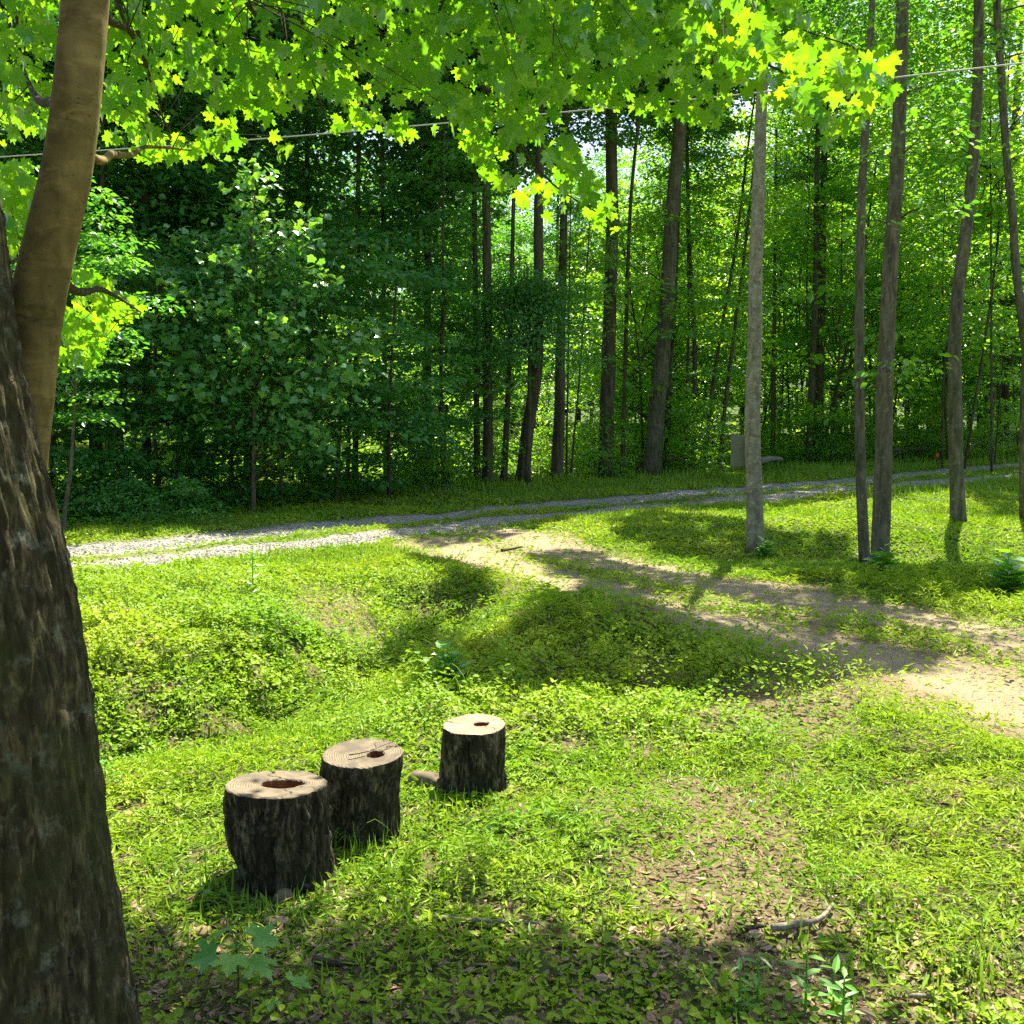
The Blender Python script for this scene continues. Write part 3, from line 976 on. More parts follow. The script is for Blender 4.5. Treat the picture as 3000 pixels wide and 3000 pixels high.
NEAR_TREES += [q for q in FRONT if q[1][2] + q[2][-1][2] > 12 and q not in NEAR_TREES and q[0] not in [t[0] for t in NEAR_TREES]]
owner = np.argmin([np.hypot(SL[:, 0] - B[0] - P[-1][0] * .6, SL[:, 1] - B[1]) for _, B, P in NEAR_TREES], axis=0)
for i, (root, B, P) in enumerate(NEAR_TREES):
    L = SL[owner == i]
    mb = MB()
    if len(L) > 200:
        Q = L - B
        n = len(Q)
        a = rng.random(n) * 6.28
        dirv = np.column_stack([np.cos(a), np.sin(a), rng.normal(-.2, .3, n)])
        nrm = SUN + rng.normal(0, .45, (n, 3))
        add_leaves(mb, Q, dirv, nrm, .12 * rng.uniform(.7, 1.2, n), OVAL, 0)  # leaves placed up the sun rays to cast the outlined ground shade
        for q in Q[rng.choice(n, 26, replace=False)]:
            zz = min(q[2] - .6 * math.hypot(q[0] - P[-1][0], q[1] - P[-1][1]), P[-1][2] - .2)
            j = int(np.argmin(abs(P[:, 2] - zz)))
            if np.linalg.norm(q - P[j]) > 4.2 or zz + B[2] < 6.5:
                continue
            limb(mb, P[j], q, .022, .006, 1, .08)
    for _ in range(16):
        zc = rng.uniform(8.5, 12.5)
        j = int(np.argmin(abs(P[:, 2] - zc)))
        a, r = rng.random() * 6.28, rng.uniform(.4, 1.6)
        c = P[j] + np.array([math.cos(a) * r, abs(math.sin(a)) * r, .3])
        if i == 1 or i > 5:
            break
        limb(mb, P[j], c, .025, .008, 1, .05)
        spray(mb, c, .6, 50, .11, OVAL)
    if mb.n:
        mb.build('crown', [M['canopy'], M['twig']], root)

# low sprays of leaves growing on the trunks by the driveway
for root, B, P, zs in ((T18b[0], T18b[1], T18b[2], (2.0, 3.6, 4.2, 5.0, 5.8)), (T19[0], T19[1], T19[2], (5.0, 5.9, 6.6, 7.3))):
    mb = MB()
    for z in zs:
        j = int(np.argmin(abs(P[:, 2] - z)))
        for _ in range(3):
            a = rng.uniform(2.6, 6.9)
            c = P[j] + np.array([math.cos(a) * .45, math.sin(a) * .3, rng.normal(.05, .15)])
            limb(mb, P[j], c, .008, .003, 1, .1, 4)
            spray(mb, c, .35, 34, .085, OVAL)
    mb.build('crown', [M['canopy'], M['twig']], root)

# ---------------------------------------------------------------- forest behind: understorey and far trees
def sky_ok(x, y, z):
    return True


def simple_tree(x, y, H, r, key, zc, s, label, cat='tree', name='forest_tree', group=None, bark=None, lean=.03, extra=()):
    B = np.array([x, y, float(hgt(x, y))])
    root = thing(name, label, cat, B, group)
    pts = [(0, 0, -.1), (rng.normal(0, lean) * H * .4, rng.normal(0, lean) * H * .4, H * .4), (rng.normal(0, lean) * H, rng.normal(0, lean) * H, H)]
    P = smooth_path(pts, 12)
    V, f = tube(P, np.linspace(r, r * .45, 12), 8, bark_disp(.1, 2, 2, x))
    mobj('trunk', V, f, bark or DRK, root, smooth=True)
    for k_, z_, s_ in [(key, zc, s)] + list(extra):
        j = int(np.argmin(abs(P[:, 2] - z_)))
        crown(k_, root, (P[j][0], P[j][1], z_), s_)
    return root


GU = 'young leafy trees under the forest canopy'
lab_left = 'bushy young tree with dark foliage down to the ground in the shaded left forest edge'
for x, y, s, key in ((-8.6, 16.6, .8, 'shade0'), (-7.4, 16.9, .85, 'shade1'), (-6.9, 18.6, 1.0, 'shade0'), (-5.9, 17.6, .9, 'shade1'), (-4.9, 18.4, 1.0, 'shade0'),
                     (-3.9, 17.7, .85, 'shade1'), (-3.2, 19.0, 1.0, 'shade0'), (-2.3, 19.6, .95, 'shade1'), (-8.2, 19.6, 1.1, 'shade1'), (-5.2, 20.8, 1.2, 'shade0'), (-3.4, 21.6, 1.2, 'shade1'), (-9.8, 18.2, 1.1, 'shade0'), (-1.4, 21.6, .95, 'shade0'), (-6.6, 21.8, 1.3, 'shade1')):
    simple_tree(x, y, 4.2 * s, .03 * s + .01, key, .25, (s, s, s), lab_left, 'young tree', 'young_tree', 'dark bushy young trees along the left forest edge')
lab_mid = 'young leafy tree growing among the trunks beyond the road'
for _ in range(34):
    y = rng.uniform(28, 52)
    x = rng.uniform(-.32, .6) * y
    s = rng.uniform(.8, 1.4)
    key = ('under0', 'under1', 'under2')[rng.integers(3)]
    zc = rng.uniform(.3, 2.4)
    simple_tree(x, y, zc + 4.2 * s, .024 * s, key, zc, (s, s, s), lab_mid, 'young tree', 'young_tree', GU, lean=.05)
for _ in range(16):
    y = rng.uniform(30, 46)
    x = rng.uniform(-.55, -.15) * y
    simple_tree(x, y, 8, .06, ('under0', 'under1', 'tall1')[rng.integers(3)], rng.uniform(.8, 2), 1.3, lab_mid, 'young tree', 'young_tree', GU)
for _ in range(38):
    y = rng.uniform(26, 48)
    x = rng.uniform(.10, .60) * y
    s = rng.uniform(.9, 1.7)
    zc = rng.uniform(.3, 8.0)
    simple_tree(x, y, zc + 4.0 * s, .02 * s + .01, ('under0', 'under1', 'under2')[rng.integers(3)], zc, (s, s, s), lab_mid, 'young tree', 'young_tree', GU, lean=.05)
lab_far = 'tall tree with a bare lower trunk deep in the forest'
for _ in range(70):
    y = rng.uniform(32, 66)
    x = rng.uniform(-.62, .66) * y
    right = x > -.12 * y
    if right and y < 50:
        continue
    key = ('tall0', 'tall1', 'tall2')[rng.integers(3)]
    zc = rng.uniform(2, 7) if right else rng.uniform(3.5, 8)
    s = rng.uniform(.9, 1.35)
    simple_tree(x, y, zc + 7.5 * s, rng.uniform(.09, .2), key, zc, (s, s, s), lab_far, 'tree', 'forest_tree', 'tall trees deep in the forest')
for _ in range(60):
    y = rng.uniform(66, 110)
    x = rng.uniform(-.62, .62) * y
    s = rng.uniform(1.3, 1.9)
    simple_tree(x, y, 9 * s, .2, ('tall0', 'tall1', 'tall2')[rng.integers(3)], 1.2, (s, s, s * .95), 'distant leafy tree far behind the forest', 'tree', 'distant_tree', 'distant trees beyond the forest')
for _ in range(44):
    y = rng.uniform(47, 66)
    x = rng.uniform(-.15, .62) * y
    s = rng.uniform(1.1, 1.5)
    simple_tree(x, y, 8 * s, .12, ('tall0', 'tall1', 'tall2')[rng.integers(3)], rng.uniform(.5, 3.5), (s, s, s), 'low-crowned leafy tree far behind the forest front', 'tree', 'forest_tree', 'low-crowned trees behind the forest front')
for x, y, zc, s in ((5.5, 37, 1.5, 1.0), (15.5, 38, 1.0, 1.2), (18.5, 40, 1.0, 1.2), (2.0, 41, 3.0, 1.1), (8.0, 45, 1.5, 1.2), (14.0, 46, 3.0, 1.2), (20.0, 37, .6, 1.1), (-1.5, 38, 3.5, 1.0)):
    simple_tree(x, y, zc + 7 * s, .10, ('dark0', 'dark1')[int(x * 2) % 2], zc, (s, s, s), 'darker dense-leaved tree standing among the bright foliage beyond the road', 'tree', 'forest_tree', 'darker dense-leaved trees beyond the road')
for x, y in ((-8.2, 20.6), (-6.4, 21.2), (-9.8, 21.2), (-11.2, 20.4), (-7.2, 22.6)):  # added trees, their crowns block sun from the left edge foliage
    simple_tree(x, y, 11, .10, 'dark1', 3.6, 1.1, 'dark dense-leaved tree added to shade the left forest edge', 'tree', 'forest_tree', 'dense-leaved trees added to shade the left forest edge')
lab_sh = 'low green shrub at the foot of the forest trunks'
for _ in range(40):
    px = rng.uniform(1150, 2980)
    y = float(edge_y(px / 3000 * 0 + (px - 1500) / F * 24)) + rng.uniform(.6, 6)
    x = (px - 1500) / F * y
    s = rng.uniform(.7, 1.3)
    root = thing('shrub', lab_sh, 'shrub', (x, y, hgt(x, y)), 'shrubs at the foot of the forest')
    crown(('shrub0', 'shrub1')[rng.integers(2)], root, (0, 0, .05), s)
for _ in range(18):
    x = rng.uniform(-10, -1.2)
    y = float(edge_y(x)) + rng.uniform(.5, 3.2)
    root = thing('shrub', 'dark low shrub in the deep shade of the left forest edge', 'shrub', (x, y, hgt(x, y)), 'dark shrubs under the left forest edge')
    crown('shrubd', root, (0, 0, .02), rng.uniform(.5, .95))


def build_undergrowth():
    mb = MB()
    n = 110000
    y = 15 + 50 * rng.random(n) ** 1.3
    x = (rng.random(n) - .5) * 1.25 * y
    k = (y > edge_y(x) + .3) & (fbm(x * .5, y * .5, 3.1, 3) > .40)
    x, y = x[k], y[k]
    n = len(x)
    t = .1 + .6 * sstep(.4, .7, fbm(x * .6, y * .6, 9.9, 2)) * sstep(0, 2.0, y - edge_y(x))
    pos = np.column_stack([x, y, hgt(x, y) + t * rng.random(n)])
    a = rng.random(n) * 6.28
    add_leaves(mb, pos, np.column_stack([np.cos(a), np.sin(a), rng.normal(.1, .3, n)]), np.column_stack([rng.normal(0, .35, n), rng.normal(.15, .35, n), np.ones(n)]), .10 * rng.uniform(.6, 1.3, n), DIAM, 0)
    tag(mb.build('undergrowth', [M['under']]), 'leafy undergrowth covering the forest floor', 'undergrowth', kind='stuff')


build_undergrowth()

# pale-leaved sapling with large lobed leaves at the forest edge
def build_sapling():
    B = ground(735, 1440)
    B = np.array([at(740, 1440, 17.2)[0], 17.2, 0])
    B[2] = hgt(B[0], B[1])
    root = thing('sapling', 'young tree with large pale lobed leaves and sunlit tips at the forest edge', 'young tree', B)
    y = B[1]
    main = np.array([B + [0, 0, -.1], at(745, 1150, y), at(738, 800, y), at(748, 505, y)]) - B
    P = smooth_path(main, 20)
    V, f = tube(P, np.linspace(.045, .006, 20), 8)
    mobj('trunk', V, f, MID, root, smooth=True)
    mb = MB()
    tips = [(750, 500), (735, 560), (700, 640), (905, 640), (880, 690), (830, 700), (640, 740), (560, 700), (800, 850), (880, 880), (930, 800), (620, 880), (520, 840), (700, 900), (450, 960), (480, 1010), (560, 1040), (620, 1060), (420, 930), (820, 960), (850, 960),
            (780, 1050), (960, 1010), (640, 1110), (660, 1130), (720, 1210), (560, 1130), (850, 1130), (920, 1100), (1040, 1010), (1060, 960), (1000, 1080), (880, 1240), (940, 1280), (760, 1000), (690, 1000), (1100, 1000), (1050, 1100), (830, 780), (700, 760), (760, 640), (600, 960), (520, 1090), (760, 1130)]
    for px, py in tips:
        c = at(px, py, y + rng.uniform(-.9, .7)) - B
        za = max(.4, c[2] - .8 * math.hypot(c[0], c[1]) - .2)
        j = int(np.argmin(abs(P[:, 2] - za)))
        limb(mb, P[j], c, .014, .004, 1, .05, 5)
        for tt, nn, rr in ((1, 30, .22), (.78, 24, .22), (.52, 14, .22)):
            q = P[j] + (c - P[j]) * tt
            n = nn
            off = rng.normal(0, 1, (n, 3)) * np.array([rr, rr, rr * .55])
            a = rng.random(n) * 6.28
            dirv = np.column_stack([np.cos(a), np.sin(a), rng.normal(-.35, .3, n)])
            nrm = np.column_stack([rng.normal(.1, .5, n), rng.normal(-.15, .5, n), np.ones(n)])
            tpl = SYCS[rng.integers(3)]
            add_leaves(mb, q + off, dirv, nrm, .125 * rng.uniform(.5, 1.25, n), tpl, 0)
    mb.build('crown', [M['syc'], M['twig']], root)


build_sapling()

# dome of small drooping leaves in the middle of the forest front
def build_dome():
    yd = 22.0
    x0 = at(1545, 1100, yd)[0]
    B = np.array([x0, yd, float(hgt(x0, yd))])
    root = thing('bushy_tree', 'rounded dome of fine drooping leaves hanging between the forest trunks', 'tree', B)
    P = smooth_path([(0, .3, -.1), (.05, .3, 2), (0, .2, 4.6)], 12)
    V, f = tube(P, np.linspace(.06, .02, 12), 8)
    mobj('trunk', V, f, DRK, root, smooth=True)
    mb = MB()
    C = np.array([0, .3, at(1545, 1080, yd)[2] - B[2]])
    for _ in range(150):
        a, e = rng.random() * 6.28, rng.random() ** .7 * 1.5
        r = rng.uniform(.75, 1.0)
        c = C + np.array([math.cos(a) * math.cos(e) * 1.55 * r, math.sin(a) * math.cos(e) * 1.3 * r, math.sin(e) * 2.1 * r - .2])
        if rng.random() < .35:
            limb(mb, P[7], c, .012, .004, 1, .1, 4)
        n = 75
        off = rng.normal(0, 1, (n, 3)) * np.array([.30, .28, .14])
        out = norm(c - C)
        dirv = out * .5 + rng.normal(0, .35, (n, 3)) + np.array([0, 0, -.7])
        nrm = np.array([0, 0, 1.0]) + out * .9 + rng.normal(0, .3, (n, 3))
        add_leaves(mb, c + off, dirv, nrm, .075 * rng.uniform(.7, 1.2, n), OVAL, 0)
    mb.build('crown', [M['canopy'], M['twig']], root)


build_dome()

# ---------------------------------------------------------------- the maple in front
def build_maple():
    root = thing('maple_tree', 'old maple with mossy trunk, paler second stem and overhanging sunlit leaves', 'tree', (-1.12, 2.25, 0))
    B = np.array([-1.12, 2.25, 0.0])
    # mossy trunk: right outline follows the photo
    edge = [(420, 3150), (380, 3000), (330, 2650), (300, 2400), (268, 2150), (232, 1900), (180, 1650), (120, 1430), (60, 1150), (22, 930), (-20, 600)]
    zs, xs, rs = [], [], []
    for i, (px, py) in enumerate(edge):
        p = at(px, py, 2.25)
        r = np.interp(p[2], [0, .3, 1.0, 1.8, 2.6], [.31, .265, .225, .195, .18])
        zs.append(p[2])
        xs.append(p[0] - r * 1.03)
        rs.append(r)
    zs, xs, rs = map(np.array, (zs, xs, rs))
    zz = np.linspace(-.15, 4.6, 560)
    xx = np.interp(zz, np.append(zs, 4.6), np.append(xs, xs[-1] - .55))
    rr = np.interp(zz, np.append(zs, 4.6), np.append(rs, .12))
    xx[zz < zs[0]] = xs[0] - .02 * (zs[0] - zz[zz < zs[0]])
    rr[zz < zs[0]] = rs[0] + .25 * (zs[0] - zz[zz < zs[0]])
    P = np.column_stack([xx, np.full_like(xx, 2.25), zz]) - B

    def disp(th, L):
        u, v = np.cos(th), np.sin(th)
        w = (fbm(u * 2 + 3, v * 2, L * 2, 2) - .5) * .8
        rid = np.abs(fbm(u * 10 + w, v * 10 + w, L * 5, 3) - .5) * 2
        pl = sstep(.44, .58, fbm(u * 15, v * 15, L * 13, 3)) - .5
        return 1 + .11 * (rid - .25) + .035 * pl + .10 * (fbm(u * .9, v * .9, L * .7, 2) - .5)
    V, f = tube(P, rr, 260, disp)
    mobj('trunk', V, f, M['bark_moss'], root, smooth=True)
    # paler stem
    c = [(60, 1720, 2.36), (45, 1400, 2.42), (75, 1150, 2.45), (108, 900, 2.45), (150, 700, 2.45), (195, 500, 2.45), (228, 250, 2.46), (250, 0, 2.48), (262, -300, 2.52), (300, -800, 2.6)]
    P = smooth_path([at(*q) for q in c], 240) - B
    t = np.linspace(0, 1, 240)
    rad = np.interp(t, [0, .25, .5, .75, 1], [.075, .062, .054, .049, .040])

    def disp2(th, L):
        u, v = np.cos(th), np.sin(th)
        return 1 + .05 * (fbm(u * 1.2, v * 1.2, L * 2.2, 3) - .5) + .022 * (fbm(u * 3, v * 3, L * 26, 3) - .5) + .05 * np.maximum(0, fbm(u * .8 + 9, v * .8, L * 5, 2) - .66) * 4
    V, f = tube(P, rad, 72, disp2)
    mobj('stem', V, f, M['bark_stem'], root, smooth=True)
    SP = P + B
    SR = rad
    # boughs: pixel, distance
    bough = [
        [(-1.02, 2.5, 2.75), (1150, -260, 3.9), (1232, 0, 4.2), (1340, 135, 4.35), (1500, 390, 4.5), (1620, 540, 4.55), (1745, 620, 4.6)],
        [(-1.0, 2.5, 3.3), (1300, -500, 3.6), (1820, -10, 4.1), (2000, 62, 4.2), (2110, 115, 4.25), (2260, 195, 4.3), (2420, 265, 4.35), (2560, 330, 4.4)],
        [(-1.03, 2.5, 2.9), (700, -300, 3.4), (878, -10, 3.9), (886, 140, 4.2), (935, 290, 4.5), (960, 360, 4.6)],
        [(-1.03, 2.47, 2.6), (560, -120, 3.1), (715, 0, 3.6), (768, 78, 4.0), (800, 130, 4.3), (1040, 330, 4.6)],
        [(-1.07, 2.46, 2.62), (300, 30, 3.0), (382, 95, 3.6), (432, 205, 4.2), (470, 330, 4.6), (520, 430, 4.8)],
        [(-1.05, 2.45, 2.14), (270, 462, 2.6), (330, 452, 2.9), (372, 455, 3.1), (430, 430, 3.6), (560, 440, 4.2)],
        [(-1.12, 2.44, 2.2), (120, 300, 3.2), (60, 180, 4.2), (20, 60, 4.8)],
        [(-1.13, 2.45, 1.9), (200, 838, 2.9), (300, 850, 3.7), (360, 880, 4.3), (420, 920, 4.8)],
        [(-1.15, 2.44, 1.95), (80, 770, 3.4), (20, 750, 4.4), (-60, 730, 5.0)],
        [(-1.0, 2.5, 3.1), (1500, -300, 3.8), (1900, 30, 4.3), (2060, 160, 4.45), (2150, 260, 4.5)],
        [(-1.0, 2.5, 3.0), (1000, -250, 3.8), (1060, 30, 4.3), (1140, 140, 4.5), (1160, 300, 4.6)],
        [(-1.0, 2.5, 3.4), (1700, -700, 3.6), (2150, -150, 4.0), (2300, 60, 4.2), (2480, 130, 4.3)],
    ]
    twigpts = []
    for i, q in enumerate(bough):
        js = int(np.argmin(abs(SP[:, 2] - q[0][2])))
        wps = [at(*w) for w in q[1:]]
        st = SP[js]
        ctl = st + .35 * (wps[0] - st) + np.array([0, 0, .06])
        Pb = smooth_path(np.array([st, ctl] + wps), 44)
        r0 = .016 if i != 5 else .013
        V, f = tube(Pb - B, np.linspace(r0, .0030, 44), 8, bark_disp(.15, 2, 12, i))
        mobj('branch', V, f, M['twig'] if i != 5 else M['bark_stem'], root, smooth=True)
        twigpts.append(Pb[8:])
    twigpts = np.concatenate(twigpts)
    # leaves
    bx = [-80, 0, 120, 200, 300, 420, 480, 560, 620, 700, 760, 810, 900, 1000, 1060, 1150, 1300, 1370, 1430, 1500, 1590, 1680, 1760, 1815, 1830, 1790, 1740, 1690]
    low = [(-80, 480), (0, 450), (150, 400), (240, 380), (300, 400), (420, 490), (520, 475), (610, 500), (680, 440), (760, 410), (830, 480), (900, 400), (1000, 400), (1080, 370), (1180, 430), (1300, 400), (1360, 440), (1420, 540), (1500, 600), (1590, 655), (1700, 660), (1790, 685), (1815, 640), (1790, 560), (1740, 500), (1700, 440), (1680, 360), (1760, 320), (1860, 340), (1950, 370), (2060, 400), (2110, 350), (2200, 350), (2260, 380), (2340, 460), (2420, 445), (2500, 390), (2580, 385), (2660, 360), (2710, 330), (2660, 300), (2620, 260), (2655, 230), (2600, 180), (2500, 160), (2420, 120), (2330, 60), (2270, 0), (2150, -250), (2150, -900), (-80, -900)]
    lowpoly = [(x, y) for x, y in low]
    left1 = [(-80, 470), (110, 480), (110, 1040), (60, 1100), (-80, 1120)]
    left2 = [(120, 780), (270, 800), (360, 850), (425, 920), (330, 960), (310, 1060), (170, 1095), (120, 1000)]
    mb = MB()

    def fill(poly, n, dlo, dhi, shape=1.0, edgefit=True):
        xs_, ys_ = np.array(poly).T
        px = rng.uniform(xs_.min(), xs_.max(), n * 6)
        py = rng.uniform(ys_.min(), ys_.max(), n * 6)
        m = inpoly(px, py, poly) & (fbm(px / 130., py / 95., 2.2, 3) > .36 + .10 * (py > 250))
        px, py = px[m][:n], py[m][:n]
        k = len(px)
        d = dlo + (dhi - dlo) * rng.random(k) ** shape
        fr = ~inpoly(px, py + rng.uniform(60, 190, k), poly)
        d = np.where(fr, rng.uniform(dhi - .45, dhi + .1, k), d)
        # the crown reaches a little nearer on the right
        d = d - .35 * sstep(1700, 2500, px)
        pos = np.array([at(a, b, c_) for a, b, c_ in zip(px, py, d)])
        pos = pos + rng.normal(0, .02, pos.shape)
        a = rng.normal(-np.pi / 2, 1.3, k)
        dirv = np.column_stack([np.cos(a), .35 * np.ones(k) + rng.normal(0, .3, k), np.sin(a) * .8 - .25])
        nrm = np.column_stack([rng.normal(.1, .36, k), rng.normal(.62, .36, k), .8 + rng.normal(0, .2, k)])
        s = .060 * rng.uniform(.6, 1.2, k)
        # keep leaf tips inside the hanging outline
        tip = project(pos + norm(dirv) * s[:, None])
        ok = inpoly(tip[:, 0], tip[:, 1] - 6, poly) if edgefit else np.ones(k, bool)
        idx = np.where(ok)[0]
        which = rng.integers(0, 4, len(idx))
        tone = np.clip(rng.random(k), 0, 1)
        for w in range(4):
            j = idx[which == w]
            add_leaves(mb, pos[j] - B, dirv[j], nrm[j], s[j], MAPLES[w], 0, tone[j])
        return pos[idx]

    Ls = [fill(lowpoly, 6800, 3.3, 4.9, .75), fill(left1, 420, 3.6, 5.2, 1), fill(left2, 190, 3.8, 5.0, 1)]
    Ls = np.concatenate(Ls)
    # leaves higher in the crown, put in to shade the foreground
    poly = [(250, 2650), (640, 2660), (900, 2660), (1000, 2600), (1150, 2660), (1450, 2680), (1560, 2770), (1800, 2770), (1950, 2680), (2080, 2650), (2200, 2720), (2450, 2760), (2680, 2900), (2720, 3100), (2750, 3500), (250, 3500)]
    n = 12000
    x, y = rng.uniform(-2.2, 1.6, n), rng.uniform(1.6, 3.9, n)
    z = hgt(x, y)
    q = project(np.column_stack([x, y, z]))
    ed = (fbm(x * 2.5, y * 2.5, 6.1, 3) - .5) * 260
    m = inpoly(q[:, 0] + ed, q[:, 1] + ed * .5, poly) & (fbm(x * 3.2, y * 3.2, 14.2, 3) < .60)
    x, y, z = x[m], y[m], z[m]
    k = len(x)
    hh = 3.0 + 1.7 * rng.random(k)
    pos = np.column_stack([x, y, z]) + SUN * ((hh - z) / SUN[2])[:, None]
    qq = project(pos)
    vis = (qq[:, 1] > -60) & ~inpoly(qq[:, 0], qq[:, 1] + 60, lowpoly)
    pos = pos[~vis & (pos[:, 1] > 2.2) & (y < 2.85 + .3 * rng.random(k))]
    k = len(pos)
    a = rng.normal(-np.pi / 2, 1.3, k)
    dirv = np.column_stack([np.cos(a), .35 + rng.normal(0, .3, k), np.sin(a) * .8 - .25])
    nrm = np.column_stack([rng.normal(.1, .36, k), rng.normal(.5, .36, k), .9 + rng.normal(0, .2, k)])
    which = rng.integers(0, 4, k)
    s = .062 * rng.uniform(.7, 1.2, k)
    for w in range(4):
        add_leaves(mb, pos[which == w] - B, dirv[which == w], nrm[which == w], s[which == w], MAPLES[w], 0)
    print('upper maple leaves', k)
    # thin twigs and leaf stalks
    sel = rng.choice(len(Ls), 420, replace=False)
    for p in Ls[sel]:
        j = int(np.argmin(np.sum((twigpts - p) ** 2, 1) + rng.random(len(twigpts)) * .02))
        a = twigpts[j]
        if np.linalg.norm(a - p) < 1.0:
            V, f = tube(smooth_path([a - B, (a + p) / 2 - B + [0, 0, .03], p - B], 5), np.linspace(.0028, .0011, 5), 4, cap=False)
            mb.add(V, f, 1)
    mb.build('crown', [M['maple'], M['twig']], root)


build_maple()

# ---------------------------------------------------------------- log stumps
def cut_mat(name, pale, mid, grey):
    m, nt = new_mat(name)
    g = N(nt, 'ShaderNodeTexCoord').outputs['Object']
    n = noise(nt, 9, 5, .6, g)
    w = N(nt, 'ShaderNodeTexWave', wave_type='RINGS', rings_direction='Z')
    w.inputs['Scale'].default_value = 36
    w.inputs['Distortion'].default_value = 6
    w.inputs['Detail'].default_value = 3
    w.inputs['Detail Scale'].default_value = .6
    nt.links.new(g, w.inputs[0])
    c = ramp(nt, mixc(nt, .65, w.outputs['Fac'], noise(nt, 26, 5, .7, g, .5)), [(.3, mid), (.62, pale)])
    c = mixc(nt, N_range(nt, n, .44, .60, 0, .85), c, grey)
    n2 = noise(nt, 60, 4, .7, g)
    c = mixc(nt, N_range(nt, n2, .60, .68, 0, .6), c, tuple(.45 * q for q in mid))
    surf(nt, c, .85, mixc(nt, .5, w.outputs['Fac'], n2), .5, .004, .2)
    return m


def hollow_mat():
    m, nt = new_mat('rotten_hollow')
    g = N(nt, 'ShaderNodeTexCoord').outputs['Object']
    n = noise(nt, 22, 5, .7, mapping(nt, g, (1, 1, .4)))
    surf(nt, ramp(nt, n, [(.3, (.05, .02, .008)), (.7, (.26, .12, .045))]), .95, n, .8, .01)
    return m


M['hollow'] = hollow_mat()


